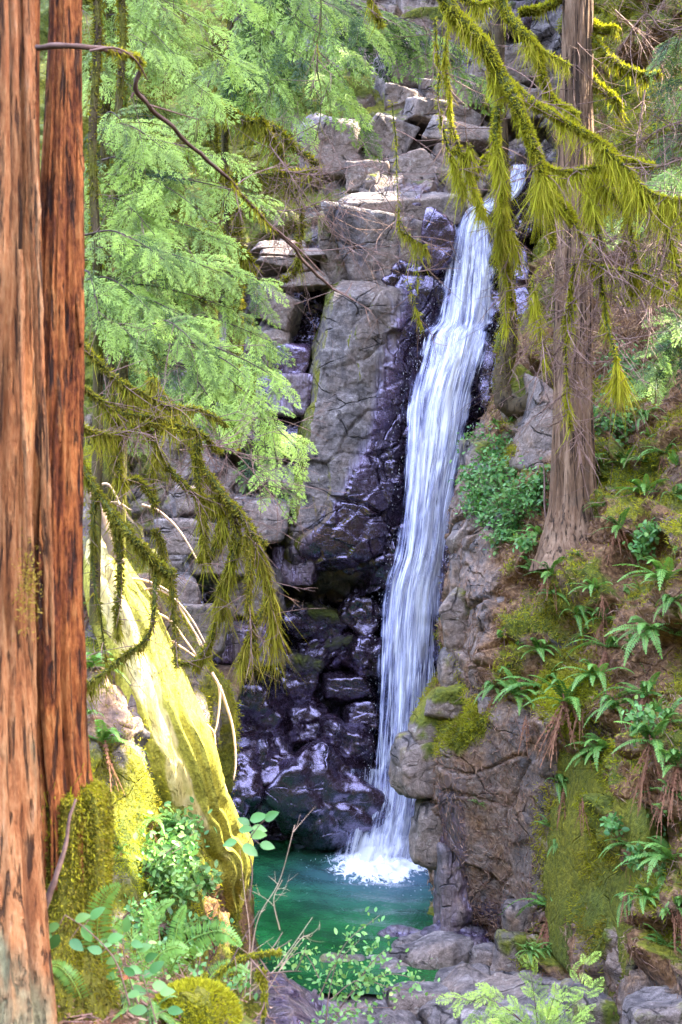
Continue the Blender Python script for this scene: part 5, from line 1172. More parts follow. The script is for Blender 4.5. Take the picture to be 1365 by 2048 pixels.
mossy('mossy_branch', 'spreading mossy spray with many hanging rags before the big cedar', [
    ([(1142, 445, 9.5), (1160, 480, 9.5), (1176, 522, 9.5), (1225, 535, 9.4), (1290, 545, 9.4), (1340, 575, 9.3)], .010, .006, dict(fuzz=800, hang=900, hl=(.1, .5))),
    ([(1176, 400, 9.5), (1190, 470, 9.5), (1200, 540, 9.5), (1215, 620, 9.5), (1235, 700, 9.4), (1240, 760, 9.4)], .014, .006, dict(fuzz=1200, hang=900, hl=(.1, .5))),
    ([(1190, 360, 9.6), (1230, 390, 9.5), (1262, 440, 9.5), (1270, 520, 9.5), (1262, 600, 9.5)], .016, .006, dict(fuzz=1200, hang=900, hl=(.1, .6))),
    ([(1260, 350, 9.4), (1320, 440, 9.3), (1350, 520, 9.3), (1365, 600, 9.3)], .012, .006, dict(fuzz=900, hang=700, hl=(.1, .5))),
    ([(1150, 600, 9.6), (1135, 680, 9.6), (1140, 780, 9.6), (1150, 860, 9.6)], .008, .004, dict(fuzz=300, hang=420, hl=(.1, .4))),
    ([(1060, 560, 9.6), (1075, 640, 9.6), (1090, 720, 9.6)], .008, .004, dict(fuzz=300, hang=380, hl=(.1, .4))),
    ([(1150, 520, 9.6), (1140, 590, 9.6), (1132, 640, 9.6)], .01, .004, dict(fuzz=500, hang=380, hl=(.1, .3)))], 151, tw=46, twL=.42, twc=.6, group=GR, **kw)
for i, (pts, lab) in enumerate([
    ([(1172, 60, 23.2), (1195, 85, 23), (1220, 115, 22.8), (1255, 135, 22.6), (1290, 146, 22.5), (1318, 148, 22.4)], 'sunlit golden mossy stub sticking out right of the big cedar, near the top'),
    ([(1175, 150, 23.2), (1205, 175, 23), (1230, 195, 22.8), (1240, 215, 22.8)], 'shaded mossy stub under the sunlit golden one on the big cedar'),
    ([(1130, -10, 23.2), (1090, 15, 23), (1062, 18, 22.8), (1040, 22, 22.8)], 'mossy stub left of the big cedar at the top edge'),
    ([(1182, 45, 23.2), (1205, 58, 23), (1232, 55, 22.8)], 'small mossy stub above the sunlit golden one'),
    ([(1175, 350, 23.2), (1200, 358, 23), (1232, 362, 22.8)], 'short mossy stub halfway up the big cedar')]):
    mossy('mossy_stub', lab, [(pts, .05, .035, dict(fuzz=1800, hang=360, hl=(.08, .5)))], 160 + i, w=.018, c0=.3, c1=1., fl=.07, group='mossy stubs of the big cedar')
mossy('mossy_twig', 'scanty mossy twigs hanging before the ledge and the upper falls', [
    ([(790, 200, 10.5), (795, 300, 10.5), (792, 400, 10.5), (800, 460, 10.5), (830, 480, 10.5), (838, 560, 10.5)], .006, .003, dict(fuzz=160, hang=160)),
    ([(730, -20, 10.5), (750, 20, 10.5), (765, 50, 10.5)], .012, .008, dict(fuzz=500, hang=120)),
    ([(640, -20, 10.5), (645, 60, 10.5), (640, 160, 10.5), (634, 280, 10.5)], .006, .004, dict(fuzz=0, hang=20)),
    ([(880, -20, 10.5), (882, 60, 10.5), (868, 150, 10.5)], .006, .004, dict(fuzz=0, hang=30)),
    ([(815, 560, 10.5), (830, 610, 10.5), (842, 650, 10.5)], .004, .002, dict(fuzz=60, hang=120)),
    ([(800, 440, 10.5), (818, 470, 10.5), (850, 490, 10.5)], .004, .002, dict(fuzz=60, hang=120))], 171, tw=10, twL=.4, hl=(.05, .25), w=.006, c0=.3, c1=.9)
# ================================================================== SLOPE PLANTS
def slope(px, py):
    P, n = HILL.find(px, py); return P, n
FERNS = [fern_mesh(900 + i, n, nd, 1., bright=b) for i, (n, nd, b) in enumerate([(10, 9, .5), (9, 12, .45), (11, 6, .58), (8, 10, .4), (7, 4, .62)])]
FM = []
for a, b in FERNS: FM.append((a.build('sword_fern', M_FERN, link=False), b.build('dead_fronds', M_DEAD, link=False)))
rf = R(77)
FERN_SPOTS = [
 (1085, 1372, 120, 0, 'large sword fern on the brow above the flat outcrop face, second from its pale stone'),
 (1130, 1400, 130, 1, 'deep green sword fern with broad hanging fronds on the brow of the outcrop'),
 (1035, 1385, 85, 4, 'pale sword fern nearest the pale broken stone on the outcrop'),
 (1075, 1300, 75, 2, 'arching sword fern alone on the orange litter above the brow'),
 (985, 1375, 60, 3, 'small sword fern at the left end of the outcrop brow'),
 (1215, 1290, 95, 0, 'sword fern in mid slope with two arching fronds over dark litter'),
 (1195, 1350, 90, 2, 'sword fern just above and right of the deep green one'),
 (1290, 1385, 120, 0, 'biggest many fronded sword fern in the middle of the right slope'),
 (1235, 1410, 90, 3, 'sword fern left of the biggest one on the right slope'),
 (1335, 1440, 90, 1, 'sword fern under the biggest one, close to the right edge'),
 (1215, 1490, 90, 2, 'spreading sword fern above the long red hanging dead fronds'),
 (1305, 1480, 120, 1, 'sword fern over a wide skirt of red dead fronds, right side'),
 (1345, 1530, 110, 1, 'sword fern at the right edge over red dead fronds'),
 (1325, 1160, 110, 2, 'sword fern with two long hanging fronds at the right edge, below the tree foot level'),
 (1280, 1110, 75, 4, 'small bluish sword fern above the one with two long hanging fronds'),
 (1235, 1055, 75, 1, 'sword fern like a small palm over a dark hole right of the big cedar'),
 (1100, 1150, 75, 1, 'sword fern with a thick red skirt below the foot of the pale pole'),
 (1150, 1230, 75, 3, 'sword fern left of mid slope, under the one with the red skirt'),
 (1070, 1145, 60, 4, 'thin sword fern left of the one with the thick red skirt'),
 (1185, 1175, 60, 2, 'small sword fern on the litter under the cedar roots'),
 (1205, 1235, 75, 1, 'tattered sword fern above dark red fronds in mid slope'),
 (1300, 1255, 100, 2, 'low wide sword fern on the bright moss bank near the right edge'),
 (1345, 1270, 80, 4, 'pale sword fern at the right edge above the bright moss bank'),
 (1345, 1200, 70, 3, 'sword fern cut by the right edge below the two long fronds'),
 (1120, 1560, 70, 3, 'ragged sword fern in the gully right of the flat rock face'),
 (1170, 1520, 70, 1, 'half dead sword fern at the upper end of the green slab'),
 (1100, 1655, 45, 4, 'tiny fern in a crack of the flat rock face'),
 (1115, 1690, 45, 3, 'tiny hanging fern below the crack in the flat rock face'),
 (955, 1610, 26, 4, 'tiniest fern tuft on the flat rock face'),
 (1265, 1690, 85, 0, 'sword fern right of the green slab by small leafy stems'),
 (1345, 1715, 110, 2, 'bright sword fern at the right edge over a moss cushion'),
 (1255, 1790, 75, 3, 'drooping sword fern beside the green slab'),
 (1300, 1800, 75, 2, 'sword fern on the mossy ledge low on the right'),
 (1345, 1810, 85, 1, 'dark sword fern low at the right edge'),
 (1325, 1880, 75, 4, 'lowest bright sword fern near the right edge'),
 (1105, 1815, 115, 0, 'sword fern with a red brown skirt at the foot of the outcrop'),
 (1050, 1835, 60, 4, 'little leafy fern left of the one at the foot of the outcrop'),
 (950, 985, 55, 3, 'bluish fern tuft at the falls edge left of the leafy bush'),
 (1075, 1065, 60, 2, 'fern left of the big cedar near the pale pole'),
 (1040, 1085, 50, 4, 'fern at the lower right end of the leafy bush'),
 (1180, 860, 55, 3, 'fern in shade just right of the big cedar, halfway up'),
 (1245, 925, 65, 1, 'fern on the dim slope right of the big cedar'),
 (1290, 985, 75, 2, 'upright fern on the mossy hump above the palm like one'),
 (1330, 900, 75, 0, 'fern near the right edge over the mossy hump'),
 (1350, 985, 75, 3, 'dark fern at the right edge behind the mossy hump'),
 (1250, 770, 55, 4, 'leafy fern under the blue green twigs at upper right slope'),
 (1325, 690, 60, 2, 'fern at the right edge under the hanging rags'),
 (1290, 840, 60, 3, 'fern beside the dark rock at the right edge'),
 (1010, 890, 45, 4, 'fern peeping over the leafy bush')]
for px, py, s, k, lab in FERN_SPOTS:
    P, n = slope(px, py)
    o = bpy.data.objects.new('sword_fern', FM[k][0]); C.objects.link(o); o.location = P + n * .03
    sc_ = s * K * P[1] * 1.12; o.scale = (sc_,) * 3
    o.rotation_euler = (rf.normal() * .12, rf.normal() * .12, math.atan2(n[0], -n[1]) * .6 + rf.normal() * .35)
    tag(o, lab, 'fern', 'sword ferns on the right slope')
    if s > 70 and k in (0, 1):
        d = bpy.data.objects.new('dead_fronds', FM[k][1]); C.objects.link(d); d.parent = o
rs = R(78); cand = np.where((HILL.px > 940) & (HILL.px < 1360) & (HILL.py > 780) & (HILL.py < 1960) & (HILL.col[:, 2] > .35) & (rockface(HILL.px, HILL.py) < .3))[0]
for j in rs.choice(cand, 46, replace=False):
    P, n = slope(HILL.px[j], HILL.py[j]); o = bpy.data.objects.new('sword_fern', FM[rs.integers(0, 5)][0]); C.objects.link(o); o.location = P + n * .02
    o.scale = (rs.uniform(.16, .42),) * 3; o.rotation_euler = (rs.normal() * .3, rs.normal() * .3, rs.normal() * .8)
    tag(o, 'little young sword fern half lost in the moss and litter of the right slope', 'fern', 'young ferns scattered over the right slope')
for px, py, s, lab in [(1060, 1440, 95, 'clump of red dead fern fronds hanging over the flat rock face, left one'), (1110, 1445, 95, 'clump of red dead fern fronds hanging under the deep green fern'), (990, 1400, 60, 'dark red dead fern tuft behind the pale broken stone'),
                       (1170, 1420, 95, 'long red dead fern clump at the right end of the rock face'), (1130, 1585, 100, 'hanging red dead fern in the gully beside the green slab'), (1165, 1600, 90, 'second hanging red dead fern beside the green slab'),
                       (1290, 1540, 120, 'wide red dead fern skirt under the right slope ferns'), (1335, 1590, 110, 'long red dead fern skirt at the right edge'), (1210, 1180, 70, 'dark red dead fern in the litter under the cedar roots'), (1265, 1790, 80, 'red dead fern beside the low mossy ledge')]:
    P, n = slope(px, py); k = rf.integers(0, 4)
    o = bpy.data.objects.new('dead_fern', FM[k][1]); C.objects.link(o); o.location = P + n * .1; o.scale = (s * K * P[1] * .8,) * 3
    o.rotation_euler = (0, 0, math.atan2(n[0], -n[1]) * .5 + rf.normal() * .3); tag(o, lab, 'dead fern', 'red dead ferns on the right slope')

# leafy bush over the falls edge
def bush(label, spots, r, size, dens, spread, stems=True, name='leafy_bush', sheet=HILL, cat='bush', c0=.1, c1=1., yellow=.08, group=None, up=.5, push=.12):
    root = None; m, ml = MB(), MB(); p0 = None
    for px, py, rad in spots:
        P, n = sheet.find(px, py); s = rad * K * P[1]
        if p0 is None: p0 = P
        k = int(dens * rad); pts = P + n * push + r.normal(size=(k, 3)) * V(s, s * .7, s) * .5 + n * r.uniform(0, spread, k)[:, None]
        leaf_cloud(ml, pts, r, size, c0, c1, yellow, up)
        for j in range(max(2, k // 14)): tube(m, np.linspace(0, 1, 4)[:, None] * (pts[j] - P) + P, np.linspace(.008, .003, 4), 3, (.4, 0, 0, 1))
    root = tag(empty(name, p0), label, cat, group)
    child(ml.build('leaves', M_LEAF), root); child(m.build('stem', M_TWIG), root); return root
bush('bright leafy bush spilling over the bluff beside the falls', [(960, 895, 40), (1000, 900, 40), (985, 940, 45), (1020, 960, 50), (980, 980, 50), (1050, 985, 45), (1010, 1010, 50), (960, 1000, 35), (1070, 1000, 30), (1040, 1030, 40), (985, 1040, 35), (1085, 960, 28), (940, 890, 22), (1030, 1060, 30), (1000, 1075, 25), (940, 950, 25)], R(201), .085, 9, .06, up=.7, push=.0, c0=0, c1=.95)
for i, (sp, l) in enumerate([([(1200, 850, 40), (1240, 870, 40)], 'dim leafy bush on the slope right of the big cedar'), ([(1290, 1075, 22), (1300, 1060, 18)], 'bluish leafy sprig over the dark hole on the right slope'), ([(1290, 1470, 30)], 'pale leafy sprig among the biggest ferns'),
    ([(1290, 1660, 30), (1275, 1700, 25)], 'leafy stems beside the green slab on the right'), ([(1225, 1640, 18)], 'little pale leaves on the green slab'), ([(1060, 1095, 18)], 'leafy sprig at the foot of the bright bush'), ([(1250, 740, 40), (1280, 770, 30)], 'leafy bush in shade at upper right slope')]):
    bush(l, sp, R(210 + i), .095, 6, .2, group='leafy sprigs on the right slope')
# pale pole and fallen twigs
m = MB(); P = curve([(1088, 930, 23.6), (1090, 1000, 23.4), (1094, 1080, 23.2), (1100, 1142, 23)], 40); tube(m, P + .02 * fbm(P * 3, 2, 2)[:, None], np.linspace(.012, .028, 40), 8, (.2, 0, 0, 1), .3)
tag(m.build('pole', M_TWIG), 'thin pale dead pole standing left of the big cedar foot', 'dead stem')
m = MB(); r = R(231)
for i in range(700):
    px, py = r.uniform(960, 1365), r.uniform(620, 2040)
    j = r.integers(0, len(HILL.P)); P, n = HILL.P[j], HILL.n[j]
    if HILL.col[j, 2] < .3 or not (-20 < HILL.px[j] < 1400): continue
    d = unit(r.normal(size=3)); d = unit(d - n * (d @ n) + V(0, 0, -.3)); l = r.uniform(.15, .7)
    tube(m, P + n * .03 + d * l * np.linspace(-.5, .5, 4)[:, None] + r.normal(size=(4, 3)) * .015, .006, 3, (r.uniform(0, 1), 0, 0, 1))
tag(m.build('fallen_twigs', M_TWIG), 'fallen twigs scattered over the right slope', kind='stuff')

# moss pile, needles and small fern litter over the ground sheets: nobody could count these
def cover(sheet, n, r, kind, L, W, up=.7, near=None):
    m = MB(); w = sheet.col[:, 0] if kind == 'moss' else sheet.col[:, 2] * (1 - .6 * sheet.col[:, 0])
    ok = (sheet.px > -60) & (sheet.px < 1430) & (sheet.py > -60) & (sheet.py < 2110)
    w = np.where(ok, np.clip(w - .3, 0, 1), 0) * sheet.P[:, 1] ** .5
    k = r.choice(len(w), n, p=w / w.sum()); P = sheet.P[k] + r.normal(size=(n, 3)) * .03; nn = sheet.n[k]
    if kind == 'moss':
        d = unit(nn * up + r.normal(size=(n, 3)) * .55 + V(0, 0, -.25)); cr = np.clip(.55 + .7 * fbm(P * 1.4, 3, 9) + r.normal(size=n) * .16, 0, 1.1)
        cc = np.stack([cr, np.clip(.12 + .5 * fbm(P * .9 + 8, 2, 4) + r.normal(size=n) * .12, 0, 1), 0 * cr, 0 * cr + 1], 1)
    else:
        d = r.normal(size=(n, 3)); d = unit(d - nn * (d * nn).sum(1, keepdims=True) * .75 + V(0, 0, -.35)); cr = np.clip(r.beta(1.3, 2, n), 0, 1)
        cc = np.stack([cr, np.clip(r.normal(0, .25, n), 0, 1), 0 * cr, 0 * cr + 1], 1)
    s = unit(np.cross(d, r.normal(size=(n, 3))))
    blades(m, P, d, s, r.uniform(.4, 1.4, n) * L, r.uniform(.5, 1.3, n) * W, cc)
    return m
tag(cover(HILL, 120000, R(241), 'moss', .085, .009).build('moss_cover', M_MOSS), 'yellow green moss over the right slope', kind='stuff')
tag(cover(HILL, 70000, R(242), 'litter', .12, .008).build('needle_litter', M_LITTER), 'red brown needles and dead fern bits on the right slope', kind='stuff')
tag(cover(BANK, 42000, R(243), 'moss', .05, .006).build('moss_cover', M_MOSS), 'moss over the left bank', kind='stuff')
tag(cover(GROUND, 9000, R(244), 'litter', .045, .004).build('needle_litter', M_LITTER), 'brown bark and needle litter at the foot of the cedars', kind='stuff')

# ================================================================== LEFT BANK PLANTS
def fern_at(p, L, seed, lab, n=8, nd=0, bright=.6, yaw=0., pin=24, name='sword_fern', group=None, spread=None):
    a, b = fern_mesh(seed, n, nd, 1., bright=bright, pin=pin); o = tag(a.build(name, M_FERN), lab, 'fern', group)
    o.location = p; o.scale = (L,) * 3; o.rotation_euler = (0, 0, yaw)
    if nd: d = b.build('dead_fronds', M_DEAD); d.parent = o
    return o
for i, (px, py, s, l) in enumerate([(205, 1480, 150, 'sword fern on the shaded ledge right of the rotten cedar'), (185, 1330, 170, 'feathery fern between the rotten cedar and the sunlit bank, lower'), (182, 1200, 170, 'feathery fern between the rotten cedar and the sunlit bank, upper'),
        (300, 1640, 120, 'sunlit fern on the left bank under the pale log'), (350, 1630, 80, 'shaded fern right of the sunlit one under the pale log'), (180, 1430, 80, 'drooping fern beside the rotten cedar trunk'), (240, 1700, 60, 'small fern beside the mossy stump')]):
    P, n = BANK.find(px, py); fern_at(P + n * .05, s * K * P[1] * .75, 260 + i, l, 10, 5, .6, .3, group='ferns on the left bank')
bush('bushy small leaved plant on the left bank, partly in the sun', [(300, 1700, 45), (330, 1720, 45), (290, 1740, 35), (340, 1680, 40), (320, 1770, 40), (360, 1740, 30)], R(271), .085, 8, .2, sheet=BANK, yellow=.2)
bush('low leaves at the foot of the left bank above the near ferns', [(250, 1830, 35), (320, 1850, 35), (380, 1860, 35)], R(272), .07, 5, .2, sheet=BANK, yellow=.1)

# ================================================================== NEAR GROUND PLANTS
def gnd(px, py):
    P, n = GROUND.find(px, py); return P
NG = 'plants in the near left corner'
r = R(281)
def big_frond(pts, w, seed, lab):
    m = MB(); rr = R(seed); P = curve(pts, 40); T = unit(np.gradient(P, axis=0)); L = clen(P); pin = 34
    vN = unit(V(.1, -1, .35)); tt = np.repeat((np.arange(pin) + .6) / (pin + .2), 2); sg = np.tile([-1., 1.], pin); k = np.minimum((tt * 39).astype(int), 38); f = (tt * 39 - k)[:, None]
    root = P[k] * (1 - f) + P[k + 1] * f; tan = T[k]; s = unit(np.cross(tan, vN)) * sg[:, None]
    pl = w * np.minimum(1, (tt / .14) ** .6) * (1 - tt) ** .5 * 1.15
    dd = unit(s + tan * .3 + V(0, .15, -.12) + rr.normal(size=(len(tt), 3)) * .05); c = np.clip(.5 + .4 * tt + rr.normal(size=len(tt)) * .08, 0, 1.2)
    blades(m, root, dd, tan, pl, np.full(len(tt), L / pin * .42), np.stack([c, .1 + 0 * c, 0 * c, 0 * c + 1], 1), .06)
    tube(m, P, np.linspace(.004, .0015, 40), 4, (.9, .4, 0, 1)); tag(m.build('fern_frond', M_FERN), lab, 'fern frond', NG)
big_frond([(215, 2010, 5.6), (205, 1930, 5.55), (195, 1860, 5.5), (205, 1800, 5.45), (240, 1768, 5.4)], .085, 1, 'upright fern frond beside the mossy stump, tip bending right')
big_frond([(340, 1945, 6.0), (370, 1890, 5.9), (415, 1866, 5.85), (450, 1864, 5.8), (484, 1892, 5.8)], .075, 2, 'long arching fern frond reaching right over the pool edge')
big_frond([(345, 1950, 6.2), (350, 1890, 6.2), (358, 1840, 6.2), (372, 1810, 6.2)], .05, 3, 'short upright fern frond in the middle of the near ferns')
big_frond([(300, 1960, 6.0), (270, 1890, 6.0), (240, 1850, 6.0), (205, 1835, 5.9)], .05, 5, 'fern frond leaning left behind the broad leaves')
big_frond([(290, 1975, 5.8), (310, 1920, 5.8), (345, 1895, 5.8), (378, 1900, 5.8)], .06, 6, 'low fern frond under the long arching one')
fern_at(gnd(300, 2030) + V(0, 0, .03), .22, 291, 'small fern by the moss mound at the bottom edge', 10, 0, .5, .2, group=NG)
fern_at(gnd(255, 2000) + V(0, 0, .03), .26, 292, 'dim fern behind the broad leaves, near left', 9, 0, .4, -.2, group=NG)
big_frond([(180, 2040, 5.5), (150, 1970, 5.4), (120, 1935, 5.4), (90, 1930, 5.3)], .05, 7, 'fern frond drooping left onto the brown litter')
big_frond([(400, 1990, 6.2), (430, 1945, 6.2), (465, 1930, 6.2), (500, 1945, 6.2)], .045, 8, 'short fern frond below the tip of the long arching one')
big_frond([(310, 1920, 6.5), (300, 1860, 6.5), (320, 1815, 6.5), (350, 1800, 6.5)], .05, 9, 'fern frond rising behind the middle of the near plants')
big_frond([(250, 1960, 6.2), (285, 1900, 6.2), (300, 1850, 6.2), (290, 1815, 6.2)], .045, 10, 'narrow fern frond between the mossy stump and the bushy plant')
def salal(stem, leaves, size, seed, lab, Y, mat=M_LEAF, bright=.5):
    rr = R(seed); root = tag(empty('leafy_shoot', at(stem[0][0], stem[0][1], Y)), lab, 'plant', NG); m, ml = MB(), MB()
    P = curve([(x, y, Y) for x, y in stem], 30); tube(m, P, np.linspace(.0035, .0018, 30), 5, (.4, 0, 0, 1))
    for x, y, a in leaves:
        p = at(x, y, Y + rr.uniform(-.06, .06)); a = math.radians(a); d = V(math.cos(a), rr.uniform(-.35, .1), math.sin(a)); d = unit(d); n = unit(V(rr.normal() * .25, -.75, .6)); n = unit(n - d * (n @ d)); s = np.cross(n, d)
        L = size * rr.uniform(.85, 1.15); W = L * .30; t = np.linspace(0, 1, 9); wd = W * np.sin(np.pi * t ** .8) ** .8
        c_ = p + d * (L * t)[:, None] - n * (.12 * L * t ** 2)[:, None]; A = c_ + s * wd[:, None] + n * (.18 * wd)[:, None]; B = c_ - s * wd[:, None] + n * (.18 * wd)[:, None]
        b = np.arange(8); q = np.concatenate([np.stack([b, b + 1, b + 10, b + 9], 1), np.stack([b + 9, b + 10, b + 19, b + 18], 1)])
        ml.add(np.concatenate([A, c_, B]), q, c=(np.clip(bright + rr.normal() * .22, 0, 1.2), max(0, rr.normal() * .12), 0, 1))
        k = np.argmin(np.linalg.norm(P - p, axis=1)); tube(m, np.linspace(0, 1, 4)[:, None] * (p - P[k]) + P[k], .0015, 3, (.5, 0, 0, 1))
    child(ml.build('leaves', mat), root); child(m.build('stem', M_TWIG), root)
salal([(500, 1800), (505, 1740), (496, 1690), (520, 1650), (545, 1630)], [(500, 1640, 20), (530, 1640, 35), (505, 1655, -10), (478, 1660, 10), (500, 1670, 5), (475, 1682, -165), (485, 1690, -30), (520, 1688, -10), (500, 1650, 150)], .075, 301, 'small leafy shoot standing against the green pool', 6.2)
salal([(260, 2010), (230, 1920), (175, 1860), (130, 1830)], [(150, 1840, 20), (120, 1850, -160), (118, 1868, -120), (140, 1880, -30), (105, 1872, 170), (165, 1850, -60), (180, 1838, 40), (205, 1905, 160), (215, 1880, 20)], .07, 303, 'broad leaved shoot in front of the mossy stump', 5.3)
salal([(300, 2060), (270, 1990), (250, 1920), (245, 1870)], [(225, 1890, 160), (250, 1865, 80), (262, 1885, -10), (240, 1915, 200), (275, 1900, 20), (258, 1935, -20), (235, 1950, 190), (280, 1950, 10), (290, 1920, 30), (262, 1975, -20)], .062, 305, 'cluster of broad pale leaves in the middle of the near plants', 5.5)
salal([(320, 2070), (300, 2000), (285, 1950)], [(300, 1945, 40), (270, 1950, 150), (305, 1968, -10), (280, 1985, 190), (320, 1985, 10), (295, 2020, 180), (335, 2020, 0)], .062, 307, 'lower cluster of pale broad leaves over the brown litter', 5.4)
def low_cover(lab, spots, seed, size, n, Y):
    rr = R(seed); m, ml = MB(), MB(); root = tag(empty('leafy_plant', at(*spots[0][:2], Y)), lab, 'plant', NG)
    for x, y, rad in spots:
        c_ = at(x, y, Y); s_ = rad * K * Y; pts = c_ + rr.normal(size=(n, 3)) * V(s_, s_ * 1.5, s_) * .5; leaf_cloud(ml, pts, rr, size, .2, 1.1, .15, .6)
        for k in range(8): tube(m, c_ + V(0, 0, -s_ * 1.2) + (pts[k] - c_ + V(0, 0, s_ * 1.2)) * np.linspace(0, 1, 4)[:, None], .0018, 3, (.5, 0, 0, 1))
    child(ml.build('leaves', M_LEAF), root); child(m.build('stem', M_TWIG), root)
low_cover('mass of small leaves behind the broad leaved shoots at the near left', [(220, 1900, 50), (280, 1880, 50), (330, 1930, 50), (240, 1960, 50), (300, 1990, 50), (390, 1930, 40)], 381, .034, 46, 6.2)
low_cover('small leaved plant beside the moss mound at the bottom edge', [(450, 2000, 40), (480, 1960, 35), (330, 2030, 40)], 383, .03, 40, 6.3)
# moss mound, leaves on the ground, twigs
mnd = rock(gnd(390, 2040) + V(0, 0, .02), (.34, .3, .26), 311, moss=1., power=5, rough=.12, sub=4, name='moss_mound'); tag(mnd, 'round yellow green moss mound at the bottom edge', 'moss')
mm = MB(); D, F = ico(3); D = D[D[:, 2] > -.2]; rr = R(312); k = rr.integers(0, len(D), 5000); root = np.array(mnd.location) + unit(D[k] + rr.normal(size=(5000, 3)) * .1) * V(.175, .155, .135)
d = unit(D[k] + rr.normal(size=(5000, 3)) * .5); cr = np.clip(rr.normal(.75, .2, 5000), 0, 1.2); blades(mm, root, d, unit(np.cross(d, rr.normal(size=(5000, 3)))), rr.uniform(.012, .03, 5000), np.full(5000, .0035), np.stack([cr, .05 + 0 * cr, 0 * cr, 0 * cr + 1], 1))
child(mm.build('fuzz', M_MOSS), mnd)
m = MB(); p = gnd(205, 1962) + V(0, 0, .03); pts = p + rr.normal(size=(60, 3)) * V(.045, .05, .025); leaf_cloud(m, pts, rr, .05, .5, 1.); tag(m.build('dead_leaves', leafy('dead_leaf', (.16, .05, .02), (.42, .15, .06), .2, .7)), 'curled orange dead fern leaf heap on the brown litter', 'dead leaves')
mossy('mossy_twig', 'mossy forked twig in the near corner reaching over the pool edge', [([(380, 2060, 5.8), (430, 1960, 5.8), (470, 1925, 5.8), (510, 1912, 5.8), (548, 1905, 5.8)], .008, .005, dict(fuzz=1200, hang=120)), ([(400, 2070, 5.8), (415, 2010, 5.8), (412, 1950, 5.8)], .007, .005, dict(fuzz=500, hang=60)), ([(520, 1955, 5.8), (524, 1945, 5.8), (530, 1985, 5.8), (528, 2060, 5.8)], .012, .006, dict(fuzz=900, hang=160))], 321, tw=8, twL=.2, hl=(.02, .09), w=.004, fl=.016, c0=.3, c1=1., group=NG)
for i, (pts, l) in enumerate([([(500, 2000), (505, 1900), (520, 1830), (560, 1760), (590, 1650)], 'bare forked twig rising against the pool, left one'), ([(470, 2010), (540, 1950), (580, 1900), (625, 1835)], 'bare twig slanting over the pool edge'), ([(490, 1990), (500, 1880), (490, 1790), (480, 1700)], 'thin bare twig left of the leafy shoot'),
        ([(520, 2010), (560, 1940), (600, 1880), (620, 1870)], 'short bare twig over the wet stream bed'), ([(200, 2030), (330, 2000), (440, 1985), (550, 1960)], 'pale twig lying across the near plants'), ([(560, 1860), (548, 1800), (565, 1760)], 'little bare twig at the pool beside the leafy shoot')]):
    m = MB(); P = curve([(x, y, 6.3) for x, y in pts], 30); tube(m, P, np.linspace(.0028, .0014, 30), 5, (.5, 0, 0, 1)); twigs(m, P, R(330 + i), 4, .12, .0013, -.1, .8, .8, 1)
    tag(m.build('bare_twig', M_TWIGPALE), l, 'twig', 'bare twigs in front of the pool')
m = MB(); rr = R(341)
for i in range(60):
    px, py = rr.uniform(70, 330), rr.uniform(1940, 2048); p = gnd(px, py) + V(0, 0, .015); d = unit(rr.normal(size=3) * V(1, 1, .15)); l = rr.uniform(.06, .28)
    tube(m, p + d * l * np.linspace(-.5, .5, 4)[:, None], rr.uniform(.002, .006), 4, (rr.uniform(0, 1), 0, 0, 1))
tag(m.build('fallen_twigs', M_TWIG), 'fallen twigs on the brown litter by the cedars', kind='stuff')
# leafy twigs in front of the shelf, and the bright sapling
def leafy_twig(lab, stems, Y, size, seed, n=60, cat='plant'):
    rr = R(seed); m, ml = MB(), MB(); root = tag(empty('leafy_twig', at(*stems[0][0], Y)), lab, cat)
    for st in stems:
        P = curve([(x, y, Y) for x, y in st], 30); tube(m, P, np.linspace(.008, .003, 30), 4, (.5, 0, 0, 1)); k = rr.integers(4, 30, n)
        leaf_cloud(ml, P[k] + rr.normal(size=(n, 3)) * size * 1.3, rr, size, .3, 1.1, .2)
    child(ml.build('leaves', M_LEAF), root); child(m.build('stem', M_TWIG), root)
leafy_twig('airy shrub with tiny bright leaves in front of the stone shelf', [[(650, 2080), (660, 1980), (690, 1890), (760, 1830)], [(640, 2090), (700, 1990), (770, 1950), (830, 1955)], [(660, 2000), (720, 1960), (800, 1980), (850, 1960)], [(640, 1990), (670, 1930), (720, 1880)], [(650, 2060), (700, 2020), (790, 2015)], [(640, 1960), (620, 1920), (600, 1905), (560, 1930)], [(700, 1990), (740, 1930), (770, 1900)]], 14, .062, 351, 75)
sap = tag(empty('hemlock_sapling', at(1090, 2070, 15.5)), 'bright pale green conifer sapling at the bottom edge right of the shelf', 'sapling')
m, mf = MB(), MB(); rr = R(361)
for b, n in ((fan(1080, 2090, 1175, 1925, 15.5, 15.2, 10), 9), (fan(1080, 2090, 1060, 1935, 15.5, 15.2, 10), 9), (fan(1075, 2080, 960, 1990, 15.5, 15.1, 15), 11), (fan(1080, 2070, 905, 1995, 15.5, 15.1, 18), 13), (fan(1080, 2080, 1175, 1990, 15.5, 15.1, 10), 9), (fan(1080, 2100, 1000, 2040, 15.5, 15, 10), 9), (fan(1080, 2100, 1110, 1990, 15.5, 15, 6), 9), (fan(1080, 2100, 1150, 2050, 15.5, 15, 8), 8), (fan(1070, 2110, 950, 2055, 15.5, 15, 8), 9)):
    bough(m, mf, b, n + 3, .27, rr, .78, .0, .008, .2)
child(m.build('stem', M_TWIG), sap); child(mf.build('foliage', M_SPRAY), sap)

